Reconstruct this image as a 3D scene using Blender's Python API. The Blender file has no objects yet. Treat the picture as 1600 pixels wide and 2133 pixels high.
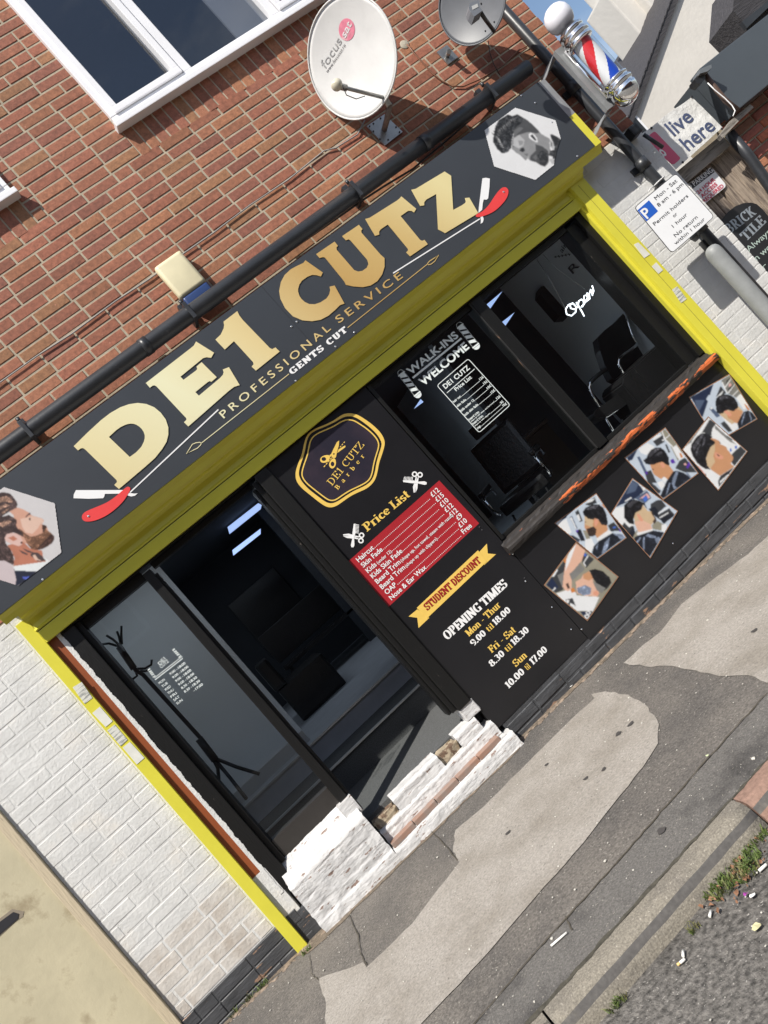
import bpy, bmesh, math, random
import numpy as np
from mathutils import noise as mnoise
from mathutils import Vector, Matrix, Quaternion
random.seed(7)
D2R = math.radians
S = bpy.context.scene
COL = S.collection

# ------------------------------------------------------------------ camera (solved from the photograph)
F, PX, PY, DIST, HCAM = 1600.0, 800.0, 1066.5, 4.6, 1.46
def _R(a, b, g):
    ca, sa, cb, sb, cg, sg = math.cos(a), math.sin(a), math.cos(b), math.sin(b), math.cos(g), math.sin(g)
    B = Matrix(((1,0,0),(0,0,-1),(0,1,0)))
    return Matrix(((cg,-sg,0),(sg,cg,0),(0,0,1))) @ Matrix(((1,0,0),(0,cb,-sb),(0,sb,cb))) @ Matrix(((ca,0,sa),(0,1,0),(-sa,0,ca))) @ B
RC = _R(D2R(-13.71833328), D2R(-1.10240007), D2R(-41.37439087))
CAMLOC = Vector((0, -DIST, HCAM))
cd = bpy.data.cameras.new('camera'); cam = bpy.data.objects.new('camera', cd); COL.objects.link(cam)
cd.sensor_fit = 'HORIZONTAL'; cd.sensor_width = 36; cd.lens = 36*F/1600; cd.clip_end = 400; cd.clip_start = .05
cm = Matrix((RC[0], -RC[1], -RC[2])).transposed().to_4x4(); cm.translation = CAMLOC
cam.matrix_world = cm
S.camera = cam

# ------------------------------------------------------------------ light
LD = Vector((.162, .2, -.364)).normalized()
w = bpy.data.worlds.new('World'); S.world = w; w.use_nodes = True
nt = w.node_tree; bg = nt.nodes['Background']
sky = nt.nodes.new('ShaderNodeTexSky'); sky.sky_type = 'NISHITA'; sky.sun_disc = False
sky.sun_elevation = D2R(54.8); sky.sun_rotation = D2R(219); sky.air_density = 1.0; sky.dust_density = 1.2
tc = nt.nodes.new('ShaderNodeTexCoord'); mp = nt.nodes.new('ShaderNodeMapping'); mp.inputs['Scale'].default_value = (1,1,2.2)
cn = nt.nodes.new('ShaderNodeTexNoise'); cn.inputs['Scale'].default_value = 2.6; cn.inputs['Detail'].default_value = 7; cn.inputs['Roughness'].default_value = .6
cr = nt.nodes.new('ShaderNodeValToRGB'); cr.color_ramp.elements[0].position = .42; cr.color_ramp.elements[1].position = .72
mx = nt.nodes.new('ShaderNodeMixRGB'); mx.inputs['Color2'].default_value = (7.5,7.8,8.2,1)
ml = nt.nodes.new('ShaderNodeMath'); ml.operation = 'MULTIPLY'; ml.inputs[1].default_value = .6
nt.links.new(tc.outputs['Generated'], mp.inputs[0]); nt.links.new(mp.outputs[0], cn.inputs['Vector'])
nt.links.new(cn.outputs['Fac'], cr.inputs[0]); nt.links.new(cr.outputs[0], ml.inputs[0]); nt.links.new(ml.outputs[0], mx.inputs['Fac'])
nt.links.new(sky.outputs[0], mx.inputs['Color1']); nt.links.new(mx.outputs[0], bg.inputs['Color'])
bg.inputs['Strength'].default_value = .1
sd = bpy.data.lights.new('sun', 'SUN'); sd.energy = 4.6; sd.angle = D2R(.5); sd.color = (1, .95, .87)
so = bpy.data.objects.new('sun', sd); COL.objects.link(so); so.rotation_euler = LD.to_track_quat('-Z','Y').to_euler(); so.location = (-3,-4,9)
S.view_settings.view_transform = 'Standard'; S.view_settings.look = 'None'; S.view_settings.exposure = .45; S.view_settings.gamma = 1
S.render.engine = 'CYCLES'; S.cycles.use_denoising = True
S.cycles.max_bounces = 6; S.cycles.transparent_max_bounces = 12; S.cycles.sample_clamp_indirect = 6
S.cycles.caustics_reflective = False; S.cycles.caustics_refractive = False

# ------------------------------------------------------------------ measuring helpers: a photo pixel to the real plane it lies on
def W(x, y, Y=0.0):
    v = RC.transposed() @ Vector((x-PX, y-PY, F)); t = (DIST+Y)/v.y
    return Vector((v.x*t, Y, HCAM+v.z*t))
def gz(x): return .012-.03*x
def G(x, y, dz=0.0):
    v = RC.transposed() @ Vector((x-PX, y-PY, F)); t = (gz(0)+dz-HCAM)/(v.z+.03*v.x)
    return Vector((v.x*t, v.y*t-DIST, HCAM+v.z*t))
def Zm(ox, oy, s):
    return lambda pts: [(ox+a/s, oy+b/s) for a, b in pts]

# ------------------------------------------------------------------ objects
def obj(name, me, m, parent=None, smooth=False):
    if not isinstance(me, bpy.types.Mesh):
        bm = me; me = bpy.data.meshes.new(name); bm.to_mesh(me); bm.free()
    me.name = name
    if m is not None:
        ms = m if isinstance(m, (list, tuple)) else [m]
        if not len(me.materials):
            for k in ms: me.materials.append(k)
    if smooth:
        for p in me.polygons: p.use_smooth = True
    o = bpy.data.objects.new(name, me); COL.objects.link(o)
    if parent is not None:
        o.parent = parent
        q, off = parent, Vector((0,0,0))
        while q is not None: off += Vector(q.location); q = q.parent
        o.location = -off
    return o
def tag(o, label=None, cat=None, group=None, kind=None):
    if label: o['label'] = label
    if cat: o['category'] = cat
    if group: o['group'] = group
    if kind: o['kind'] = kind
    return o
def thing(name, loc, label, cat, group=None):
    o = bpy.data.objects.new(name, None); COL.objects.link(o); o.location = loc; o.empty_display_size = .1
    return tag(o, label, cat, group)
def struct(name, bm, m): return tag(obj(name, bm, m), kind='structure')

def box(bm, x0, x1, y0, y1, z0, z1, bev=0, mi=0):
    vs = [bm.verts.new(p) for p in ((x0,y0,z0),(x1,y0,z0),(x1,y1,z0),(x0,y1,z0),(x0,y0,z1),(x1,y0,z1),(x1,y1,z1),(x0,y1,z1))]
    fs = [bm.faces.new([vs[i] for i in f]) for f in ((0,1,5,4),(1,2,6,5),(2,3,7,6),(3,0,4,7),(4,5,6,7),(3,2,1,0))]
    for f in fs: f.material_index = mi
    if bev:
        es = list({e for f in fs for e in f.edges})
        r = bmesh.ops.bevel(bm, geom=es, offset=bev, segments=2, profile=.7, affect='EDGES')
        for f in r['faces']: f.material_index = mi
def mbox(*a, **k):
    bm = bmesh.new(); box(bm, *a, **k); return bm
def boxes(lst, bev=0):
    bm = bmesh.new()
    for b in lst: box(bm, *b, bev=bev)
    return bm
def frame_from(d):
    d = d.normalized(); u = Vector((0,0,1)) if abs(d.z) < .9 else Vector((1,0,0))
    s = d.cross(u).normalized(); return s, s.cross(d).normalized()
def tube(bm, pts, r, n=10, cap=True, mi=0):
    pts = [Vector(p) for p in pts]; rs = r if isinstance(r, (list, tuple)) else [r]*len(pts); rings = []
    s, u = frame_from(pts[1]-pts[0])
    for i, p in enumerate(pts):
        d = (pts[min(i+1, len(pts)-1)]-pts[max(i-1, 0)]).normalized()
        s = (s-d*s.dot(d)).normalized(); u = d.cross(s).normalized()
        rings.append([bm.verts.new(p+(s*math.cos(2*math.pi*k/n)+u*math.sin(2*math.pi*k/n))*rs[i]) for k in range(n)])
    for a, b in zip(rings, rings[1:]):
        for k in range(n):
            f = bm.faces.new((a[k], a[(k+1)%n], b[(k+1)%n], b[k])); f.smooth = True; f.material_index = mi
    if cap:
        for q in (rings[0][::-1], rings[-1]):
            f = bm.faces.new(q); f.material_index = mi
def mtube(*a, **k):
    bm = bmesh.new(); tube(bm, *a, **k); return bm
def lathe(prof, loc, n=40, mi=0, bm=None, d=Vector((0,0,1))):
    """prof: (radius, height) from bottom to top about a vertical axis"""
    bm = bm or bmesh.new(); rings = []; q = d.to_track_quat('Z','Y'); loc = Vector(loc)
    for r, h in prof:
        rings.append([bm.verts.new(loc+q@Vector((r*math.cos(2*math.pi*k/n), r*math.sin(2*math.pi*k/n), h))) for k in range(n)])
    for a, b in zip(rings, rings[1:]):
        for k in range(n):
            f = bm.faces.new((a[k], a[(k+1)%n], b[(k+1)%n], b[k])); f.smooth = True; f.material_index = mi
    return bm
def loft_x(prof, x0, x1, bm=None, closed=True):
    """profile of (Y, z) points extruded along X"""
    bm = bm or bmesh.new()
    a = [bm.verts.new((x0, y, z)) for y, z in prof]; b = [bm.verts.new((x1, y, z)) for y, z in prof]
    n = len(prof)
    for i in range(n if closed else n-1):
        bm.faces.new((a[i], b[i], b[(i+1)%n], a[(i+1)%n]))
    bm.faces.new(a); bm.faces.new(b[::-1]); return bm
def prism(bm, pts, dv, mi=0):
    """planar polygon (Vectors) extruded by vector dv"""
    a = [bm.verts.new(p) for p in pts]; b = [bm.verts.new(Vector(p)+Vector(dv)) for p in pts]; n = len(pts)
    fs = [bm.faces.new(a), bm.faces.new(b[::-1])]+[bm.faces.new((a[i], b[i], b[(i+1)%n], a[(i+1)%n])) for i in range(n)]
    for f in fs: f.material_index = mi
def fixn(bm):
    bmesh.ops.recalc_face_normals(bm, faces=bm.faces); return bm
def sheet(px, Y, t=.003, fn=None):
    """one pixel outline as a real plate at plane Y, t thick towards the wall"""
    bm = bmesh.new(); prism(bm, [W(x, y, Y) for x, y in px], (0, t, 0)); return fixn(bm)
def loops_mesh(loops3, Y, t):
    """outline(s) with holes: world points on plane Y -> mesh"""
    cu = bpy.data.curves.new('c', 'CURVE'); cu.dimensions = '2D'; cu.fill_mode = 'BOTH'; cu.extrude = t/2
    for L in loops3:
        sp = cu.splines.new('POLY'); sp.points.add(len(L)-1)
        for q, p in zip(sp.points, L): q.co = (p.x, p.z, 0, 1)
        sp.use_cyclic_u = True
    return curve_mesh(cu, lambda v: Vector((v.x, Y-v.z, v.y)))
def curve_mesh(cu, fn):
    o = bpy.data.objects.new('t', cu); COL.objects.link(o); dg = bpy.context.evaluated_depsgraph_get()
    me = bpy.data.meshes.new_from_object(o.evaluated_get(dg)); bpy.data.objects.remove(o); bpy.data.curves.remove(cu)
    me.materials.clear()
    for v in me.vertices: v.co = fn(v.co.copy())
    for p in me.polygons: p.material_index = 0
    me.update(); return me
def join(meshes):
    bm = bmesh.new()
    for m in meshes: bm.from_mesh(m); bpy.data.meshes.remove(m)
    return bm

# ------------------------------------------------------------------ lettering
_cap = [None]
def sans(body, pL, pR, pT, Y, bold=0.0, t=.0012, cond=None, space=1.0, right=False, fn=None):
    """sans text laid from baseline pixel pL to pR; pT = top of first capital. cond: width by height instead of pR"""
    cu = bpy.data.curves.new('t', 'FONT'); cu.body = body; cu.offset = bold; cu.extrude = .01; cu.space_character = space; cu.resolution_u = 3
    me = curve_mesh(cu, lambda v: v)
    if _cap[0] is None:
        c2 = bpy.data.curves.new('t', 'FONT'); c2.body = 'H'; m2 = curve_mesh(c2, lambda v: v); _cap[0] = max(v.co.y for v in m2.vertices)
    x0 = min(v.co.x for v in me.vertices); x1 = max(v.co.x for v in me.vertices)
    return lay(me, x0, x1, _cap[0], pL, pR, pT, Y, t, cond, right, fn)
def lay(me, x0, x1, cap, pL, pR, pT, Y, t, cond, right, fn=None):
    fn = fn or (lambda x, y: W(x, y, Y))
    a, b, c = fn(*pL), fn(*pR), fn(*pT)
    ex = (b-a).normalized(); L = (b-a).length
    h = (c-a)-ex*(c-a).dot(ex); H = h.length; ez = h.normalized(); en = ez.cross(ex) if ez.cross(ex).y < 0 else ex.cross(ez)
    sx = L/(x1-x0)
    if cond:
        sx = H/cap*cond
        if right: a = b-ex*sx*(x1-x0)
    sy = H/cap; zr = max(abs(v.co.z) for v in me.vertices) or 1
    for v in me.vertices:
        q = v.co; v.co = a+ex*((q.x-x0)*sx)+ez*(q.y*sy)+en*(q.z/zr*t/2+t/2)
    me['end'] = 1.0
    return me
def A_(cx, cy, rx, ry, a0, a1, n=12):
    return [(cx+rx*math.cos(D2R(a0+(a1-a0)*i/n)), cy+ry*math.sin(D2R(a0+(a1-a0)*i/n))) for i in range(n+1)]
SL = {  # slab serif letters: width, strokes, serif bars (x, y, half width)
'O': (.80, [A_(.40,.5,.29,.45,90,450,20)], []), 'Q': (.8, [A_(.40,.5,.29,.45,90,450,20)], []),
'P': (.72, [[(.2,0),(.2,1)], [(.2,.955),(.38,.955)]+A_(.38,.7,.2,.255,90,-90)+[(.2,.445)]], [(.2,.045,.2),(.12,.955,.12)]),
'E': (.70, [[(.2,0),(.2,1)], [(.02,.955),(.6,.955)], [(.2,.5),(.46,.5)], [(.02,.045),(.62,.045)], [(.59,1),(.59,.76)], [(.61,0),(.61,.26)], [(.46,.38),(.46,.62)]], []),
'N': (.84, [[(.16,0),(.16,1)], [(.16,.98),(.66,.02)], [(.66,0),(.66,1)]], [(.16,.045,.15),(.66,.955,.15),(.08,.955,.1)]),
'I': (.40, [[(.2,0),(.2,1)]], [(.2,.045,.18),(.2,.955,.18)]),
'G': (.80, [A_(.42,.5,.3,.45,50,330,18), [(.66,.02),(.66,.42)], [(.66,.98),(.66,.72)]], [(.62,.42,.15)]),
'C': (.74, [A_(.42,.5,.3,.45,50,315,18), [(.64,.98),(.64,.7)]], []),
'T': (.74, [[(.37,0),(.37,1)], [(.04,.955),(.7,.955)], [(.06,1),(.06,.72)], [(.68,1),(.68,.72)]], [(.37,.045,.2)]),
'M': (1.0, [[(.15,0),(.15,1)], [(.17,.98),(.48,.04)], [(.48,.04),(.8,.98)], [(.82,0),(.82,1)]], [(.15,.045,.14),(.82,.045,.17),(.09,.955,.1),(.88,.955,.1)]),
'S': (.66, [A_(.33,.72,.22,.235,30,180,8)+A_(.33,.72,.22,.235,190,240,4)+A_(.33,.28,.24,.235,60,0,5)[1:]+A_(.33,.28,.24,.235,-10,-150,9), [(.55,.98),(.55,.72)], [(.09,.02),(.09,.3)]], []),
'U': (.80, [[(.2,1),(.2,.32)]+A_(.41,.32,.21,.27,180,360,10)+[(.62,1)]], [(.2,.955,.17),(.62,.955,.15)]),
'D': (.80, [[(.2,0),(.2,1)], [(.04,.955),(.36,.955)]+A_(.36,.5,.3,.455,90,-90,14)+[(.04,.045)]], []),
'Z': (.68, [[(.06,.955),(.6,.955)], [(.56,.95),(.1,.05)], [(.06,.045),(.64,.045)], [(.09,1),(.09,.74)], [(.61,0),(.61,.26)]], []),
'F': (.66, [[(.2,0),(.2,1)], [(.02,.955),(.6,.955)], [(.2,.5),(.46,.5)], [(.58,1),(.58,.74)], [(.46,.38),(.46,.62)]], [(.2,.045,.18)]),
'L': (.66, [[(.2,0),(.2,1)], [(.02,.045),(.6,.045)], [(.58,0),(.58,.3)]], [(.2,.955,.18)]),
'B': (.74, [[(.2,0),(.2,1)], [(.04,.955),(.36,.955)]+A_(.36,.74,.19,.215,90,-90,9)+[(.2,.525)], [(.2,.51),(.38,.51)]+A_(.38,.28,.23,.235,90,-90,9)+[(.04,.045)]], []),
'R': (.78, [[(.2,0),(.2,1)], [(.04,.955),(.36,.955)]+A_(.36,.72,.2,.235,90,-90,9)+[(.2,.485)], [(.38,.48),(.62,.02)]], [(.2,.045,.17),(.66,.045,.1)]),
'K': (.80, [[(.2,0),(.2,1)], [(.22,.42),(.62,.96)], [(.34,.58),(.64,.03)]], [(.2,.045,.17),(.2,.955,.17),(.64,.955,.12),(.66,.045,.13)]),
'V': (.8, [[(.12,.98),(.4,.02)], [(.4,.02),(.68,.98)]], [(.12,.955,.12),(.68,.955,.12)]),
'A': (.8, [[(.12,.02),(.4,.98)], [(.4,.98),(.68,.02)], [(.22,.32),(.58,.32)]], [(.12,.045,.12),(.68,.045,.14)]),
'o': (.60, [A_(.30,.34,.2,.3,90,450,16)], []),
'c': (.54, [A_(.32,.34,.21,.3,50,315,14)], [(.46,.55,.06)]),
'e': (.56, [[(.12,.36),(.48,.36)]+A_(.30,.34,.2,.3,5,320,14)], []),
'a': (.60, [[(.12,.56)]+A_(.28,.5,.16,.14,110,0,6)+[(.44,.02)], A_(.27,.2,.15,.17,90,400,12)], [(.47,.035,.09)]),
'n': (.70, [[(.18,0),(.18,.68)], A_(.36,.42,.18,.22,150,0,8)+[(.54,0)]], [(.18,.035,.15),(.54,.035,.13),(.12,.64,.1)]),
'h': (.70, [[(.18,0),(.18,1)], A_(.36,.42,.18,.22,150,0,8)+[(.54,0)]], [(.18,.035,.15),(.54,.035,.13),(.12,.96,.1)]),
'u': (.70, [[(.18,.66),(.18,.25)]+A_(.35,.25,.17,.22,180,330,8), [(.53,.68),(.53,.0)]], [(.12,.64,.1),(.48,.64,.09),(.57,.035,.09)]),
'r': (.50, [[(.18,0),(.18,.68)], A_(.36,.46,.17,.19,160,50,6)], [(.18,.035,.16),(.12,.64,.1)]),
'i': (.36, [[(.18,0),(.18,.66)], [(.18,.84),(.18,.98)]], [(.18,.035,.15),(.12,.64,.1)]),
'l': (.36, [[(.18,0),(.18,1)]], [(.18,.035,.15),(.12,.96,.1)]),
't': (.42, [[(.18,.92),(.18,.2)]+A_(.3,.2,.12,.17,180,300,6)], [(.2,.64,.17)]),
's': (.50, [A_(.25,.48,.15,.155,30,240,8)+A_(.25,.18,.16,.155,60,-150,10)], [(.38,.56,.03),(.12,.12,.03)]),
'b': (.64, [[(.16,0),(.16,1)], A_(.34,.34,.19,.3,150,-150,14)], [(.1,.96,.1)]),
'y': (.62, [[(.12,.66),(.32,.05)], [(.52,.66),(.28,-.15),(.14,-.24)]], [(.12,.64,.12),(.52,.64,.1)]),
'0': (.64, [A_(.32,.5,.2,.45,90,450,20)], []),
'1': (.44, [[(.24,0),(.24,1)], [(.08,.8),(.22,.95)]], [(.24,.045,.18)]),
'3': (.60, [A_(.27,.74,.18,.21,140,-85,9), A_(.27,.28,.21,.24,85,-140,10)], []),
'5': (.6, [[(.5,.95),(.16,.95),(.13,.55)]+A_(.28,.3,.22,.26,110,-150,12)], []),
'7': (.56, [[(.06,.95),(.5,.95)], [(.48,.93),(.22,0)], [(.09,1),(.09,.78)]], []),
'8': (.62, [A_(.31,.74,.17,.21,90,450,14), A_(.31,.28,.21,.24,90,450,14)], []),
'9': (.62, [A_(.3,.68,.2,.27,0,360,14)+[(.5,.5)]+A_(.3,.4,.2,.35,-5,-120,8)], []),
'.': (.26, [[(.13,0),(.13,.17)]], []), '-': (.46, [[(.08,.36),(.38,.36)]], []), ' ': (.34, [], []), '!': (.3, [[(.15,.3),(.15,1)],[(.15,0),(.15,.14)]], []),
}
def slab(body, pL, pR, pT, Y, a=.19, b=.09, t=.0012, track=0.0, fn=None):
    """slab serif text: a = stem thickness, b = hairline thickness (cap height = 1)"""
    bm = bmesh.new(); x = 0; lay_i = 0
    for ch in body:
        wd, strokes, serifs = SL[ch]
        st = [s for s in strokes]+[[(sx-hw, sy), (sx+hw, sy)] for sx, sy, hw in serifs]
        for s in st:
            closed = (abs(s[0][0]-s[-1][0]) < 1e-6 and abs(s[0][1]-s[-1][1]) < 1e-6 and len(s) > 4)
            pts = [Vector(p) for p in s]; 
            if closed: pts = pts[:-1]
            n = len(pts); L, R_ = [], []
            for i, p in enumerate(pts):
                if closed: d = pts[(i+1)%n]-pts[i-1]
                else: d = pts[min(i+1, n-1)]-pts[max(i-1, 0)]
                d.normalize(); nn = Vector((-d.y, d.x)); hw = .5*math.hypot(a*nn.x, b*nn.y)
                zz = lay_i*.08
                L.append(bm.verts.new((p.x+x+nn.x*hw, p.y+nn.y*hw, zz))); R_.append(bm.verts.new((p.x+x-nn.x*hw, p.y-nn.y*hw, zz)))
            for i in range(n if closed else n-1):
                j = (i+1)%n; bm.faces.new((R_[i], R_[j], L[j], L[i]))
            lay_i = (lay_i+1)%9
        x += wd+track
    for v in bm.verts: v.co.z = v.co.z+.3
    me = bpy.data.meshes.new('s'); bm.to_mesh(me); bm.free()
    xs = [v.co.x for v in me.vertices]
    me = lay(me, min(xs), max(xs), 1.0, pL, pR, pT, Y, t, None, False, fn)
    return me

# ------------------------------------------------------------------ materials
def mat(name, col, rough=.6, var=.0, vs=8, bump=0, bs=60, metal=0, spec=.5, col2=None, c2s=3, c2lo=.5, c2hi=.6, emit=0, coat=0, stretch=None, bump2=0, bs2=300, fleck=None, bump3=0):
    m = bpy.data.materials.new(name); m.use_nodes = True; nt = m.node_tree; b = nt.nodes['Principled BSDF']
    b.inputs['Roughness'].default_value = rough; b.inputs['Metallic'].default_value = metal; b.inputs['Specular IOR Level'].default_value = spec
    b.inputs['Coat Weight'].default_value = coat
    c = (*col, 1); b.inputs['Base Color'].default_value = c
    tcn = nt.nodes.new('ShaderNodeTexCoord'); vec = tcn.outputs['Object']
    if stretch:
        mpn = nt.nodes.new('ShaderNodeMapping'); mpn.inputs['Scale'].default_value = stretch; nt.links.new(vec, mpn.inputs[0]); vec = mpn.outputs[0]
    out = None
    def noise(sc, det=6, ro=.6):
        n = nt.nodes.new('ShaderNodeTexNoise'); n.inputs['Scale'].default_value = sc; n.inputs['Detail'].default_value = det; n.inputs['Roughness'].default_value = ro
        nt.links.new(vec, n.inputs['Vector']); return n.outputs['Fac']
    if col2 is not None:
        r = nt.nodes.new('ShaderNodeValToRGB'); r.color_ramp.elements[0].position = c2lo; r.color_ramp.elements[1].position = c2hi
        r.color_ramp.elements[0].color = c; r.color_ramp.elements[1].color = (*col2, 1)
        nt.links.new(noise(c2s, 8, .65), r.inputs[0]); out = r.outputs[0]
    if var:
        mr = nt.nodes.new('ShaderNodeMapRange'); mr.inputs['To Min'].default_value = 1-var; mr.inputs['To Max'].default_value = 1+var
        mr.inputs['From Min'].default_value = .3; mr.inputs['From Max'].default_value = .7
        nt.links.new(noise(vs), mr.inputs['Value'])
        mm = nt.nodes.new('ShaderNodeVectorMath'); mm.operation = 'SCALE'
        if out: nt.links.new(out, mm.inputs[0])
        else: mm.inputs[0].default_value = col
        nt.links.new(mr.outputs[0], mm.inputs['Scale']); out = mm.outputs[0]
    if fleck is not None:
        fr_ = nt.nodes.new('ShaderNodeValToRGB'); fr_.color_ramp.elements[0].position = .66; fr_.color_ramp.elements[1].position = .73
        nt.links.new(noise(105, 2, .5), fr_.inputs[0]); fm = nt.nodes.new('ShaderNodeMixRGB'); fm.inputs['Color2'].default_value = (*fleck, 1)
        nt.links.new(fr_.outputs[0], fm.inputs['Fac']); nt.links.new(out, fm.inputs['Color1']); out = fm.outputs[0]
    if out: nt.links.new(out, b.inputs['Base Color'])
    nrm = None
    for bv, sc in ((bump, bs), (bump2, bs2)):
        if bv:
            bn = nt.nodes.new('ShaderNodeBump'); bn.inputs['Strength'].default_value = 1; bn.inputs['Distance'].default_value = bv
            nt.links.new(noise(sc, 5), bn.inputs['Height'])
            if nrm: nt.links.new(nrm, bn.inputs['Normal'])
            nrm = bn.outputs[0]
    if nrm: nt.links.new(nrm, b.inputs['Normal'])
    if emit:
        b.inputs['Emission Color'].default_value = c; b.inputs['Emission Strength'].default_value = emit
    return m
def srgb(r, g, b):
    f = lambda c: (c/255/12.92) if c <= 10 else ((c/255+.055)/1.055)**2.4
    return (f(r), f(g), f(b))
def ink(name, r, g, b, rough=.4):
    lum = max(r, g, b); k = name.split()
    amp = 1.1 if ('mono' in k and 'hair' in k) else .55 if ('hair' in k or 'beard' in k) else (.30 if 'cape' in k else (.10 if lum < 200 else .03))
    return (np.array([.80*c for c in srgb(r, g, b)]), amp, 'hair' in k or 'beard' in k or 'cape' in k)
def print_mat():
    m = mat('printed photograph', (.5,.5,.5), .38, spec=.35); nt = m.node_tree
    at = nt.nodes.new('ShaderNodeAttribute'); at.attribute_name = 'Print'
    nt.links.new(at.outputs['Color'], nt.nodes['Principled BSDF'].inputs['Base Color']); return m
_rs = np.random.RandomState(5); _rf = _rs.rand(256, 256)
def _field(u, v):
    u = np.mod(u, 255); v = np.mod(v, 255); i = u.astype(int); j = v.astype(int); fu = u-i; fv = v-j
    fu = fu*fu*(3-2*fu); fv = fv*fv*(3-2*fv)
    return (_rf[i, j]*(1-fu)+_rf[i+1, j]*fu)*(1-fv)+(_rf[i, j+1]*(1-fu)+_rf[i+1, j+1]*fu)*fv
def _inside(px, X, Y):
    ins = np.zeros(X.shape, bool); n = len(px); j = n-1
    for i in range(n):
        xi, yi = px[i]; xj, yj = px[j]
        if yi != yj:
            c = ((yi > Y) != (yj > Y)) & (X < (xj-xi)*(Y-yi)/(yj-yi)+xi); ins ^= c
        j = i
    return ins
def _blur(A, sg):
    k = np.exp(-.5*(np.arange(-3, 4)/sg)**2); k /= k.sum()
    for ax in (0, 1):
        P = np.pad(A, [(3, 3) if a == ax else (0, 0) for a in range(3)], mode='edge'); A = sum(k[t]*np.take(P, np.arange(t, t+A.shape[ax]), axis=ax) for t in range(7))
    return A
def picture(name, layers, Y, parent, label=None, step=None, sg=.9, frame=None):
    """flat printed photograph: outlines are mixed into one soft-toned print on a fine grid"""
    out = layers[0][1]; xs = [p[0] for p in out]; ys = [p[1] for p in out]; st = 1.15
    gx = np.arange(max(min(xs), -60), max(xs)+st, st); gy = np.arange(min(ys), max(ys)+st, st); X, Y2 = np.meshgrid(gx, gy)
    C = np.zeros(X.shape+(3,)); C[:] = layers[0][0][0]
    for li, ((col, amp, hairy), px) in enumerate(layers):
        M_ = _inside(px, X, Y2)
        if not M_.any(): continue
        cx, cy = X[M_].mean(), Y2[M_].mean()
        if hairy:
            an = np.arctan2(Y2-cy, X-cx)*.55+li*.9; dd = np.hypot(X-cx, Y2-cy)
            f = _field(np.abs(X*np.cos(an)+Y2*np.sin(an))/1.7+li*17, np.abs(-X*np.sin(an)+Y2*np.cos(an))/13+li*5)*.7+_field(X/5+li, Y2/5)*.3
            k = np.where(f > .62, 1+amp*5*(f-.62)*6, 1-amp*(.62-f)*.8)
        else:
            f = _field(X/9+li*3, Y2/9+li*7)*.6+_field(X/26+li, Y2/26)*.4+.0
            k = 1+amp*2.2*(f-.5)
        C[M_] = col*k[M_][:, None]
    C = _blur(C, sg); C *= (1+.05*(_rs.rand(*X.shape)-.5))[..., None]
    In = _inside(out, X+st/2, Y2+st/2); ny, nx = X.shape
    vs = []
    v3 = RC.transposed()
    R3 = np.array([[v3[i][j] for j in range(3)] for i in range(3)])
    V = np.stack([X-PX, Y2-PY, np.full(X.shape, F)], -1)@R3.T; t = (DIST+Y-.0012)/V[..., 1]
    P = np.stack([V[..., 0]*t, np.full(X.shape, Y-.0012), HCAM+V[..., 2]*t], -1).reshape(-1, 3)
    fa = [(j*nx+i, (j+1)*nx+i, (j+1)*nx+i+1, j*nx+i+1) for j in range(ny-1) for i in range(nx-1) if In[j, i]]
    used = sorted({q for f in fa for q in f}); mp_ = {q: k for k, q in enumerate(used)}
    me = bpy.data.meshes.new(name); me.from_pydata([tuple(P[q]) for q in used], [], [tuple(mp_[q] for q in f) for f in fa])
    ca = me.color_attributes.new('Print', 'FLOAT_COLOR', 'POINT'); CC = C.reshape(-1, 3)[used]
    ca.data.foreach_set('color', np.concatenate([CC, np.ones((len(used), 1))], 1).astype(np.float32).ravel())
    if 'print' not in M: M['print'] = print_mat()
    o = obj(name, me, M['print'], parent)
    if frame is not None:
        fcol, fpx = frame; obj('border', sheet(fpx, Y-.0004, .0006), fcol, o)
    if label: o['label'] = label
    return o

def brick_mat(name, stain=None):
    m = mat(name, (.3,.1,.07), .85, bump=.0016, bs=90, bump2=.0006, bs2=420); nt = m.node_tree; b = nt.nodes['Principled BSDF']
    at = nt.nodes.new('ShaderNodeAttribute'); at.attribute_name = 'Col'
    tcn = nt.nodes.new('ShaderNodeTexCoord')
    n = nt.nodes.new('ShaderNodeTexNoise'); n.inputs['Scale'].default_value = 34; n.inputs['Detail'].default_value = 8; n.inputs['Roughness'].default_value = .7
    nt.links.new(tcn.outputs['Object'], n.inputs['Vector'])
    mr = nt.nodes.new('ShaderNodeMapRange'); mr.inputs['From Min'].default_value = .3; mr.inputs['From Max'].default_value = .7; mr.inputs['To Min'].default_value = .62; mr.inputs['To Max'].default_value = 1.4
    nt.links.new(n.outputs['Fac'], mr.inputs['Value'])
    vm = nt.nodes.new('ShaderNodeVectorMath'); vm.operation = 'SCALE'; nt.links.new(at.outputs['Color'], vm.inputs[0]); nt.links.new(mr.outputs[0], vm.inputs['Scale'])
    # small pale chips
    n2 = nt.nodes.new('ShaderNodeTexNoise'); n2.inputs['Scale'].default_value = 55; n2.inputs['Detail'].default_value = 3; nt.links.new(tcn.outputs['Object'], n2.inputs['Vector'])
    r = nt.nodes.new('ShaderNodeValToRGB'); r.color_ramp.elements[0].position = .68; r.color_ramp.elements[1].position = .74; nt.links.new(n2.outputs['Fac'], r.inputs[0])
    mxn = nt.nodes.new('ShaderNodeMixRGB'); mxn.inputs['Color2'].default_value = (.48,.22,.15,1) if stain is None else (*stain, 1); nt.links.new(r.outputs[0], mxn.inputs['Fac']); nt.links.new(vm.outputs[0], mxn.inputs['Color1'])
    nt.links.new(mxn.outputs[0], b.inputs['Base Color']); return m
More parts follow.
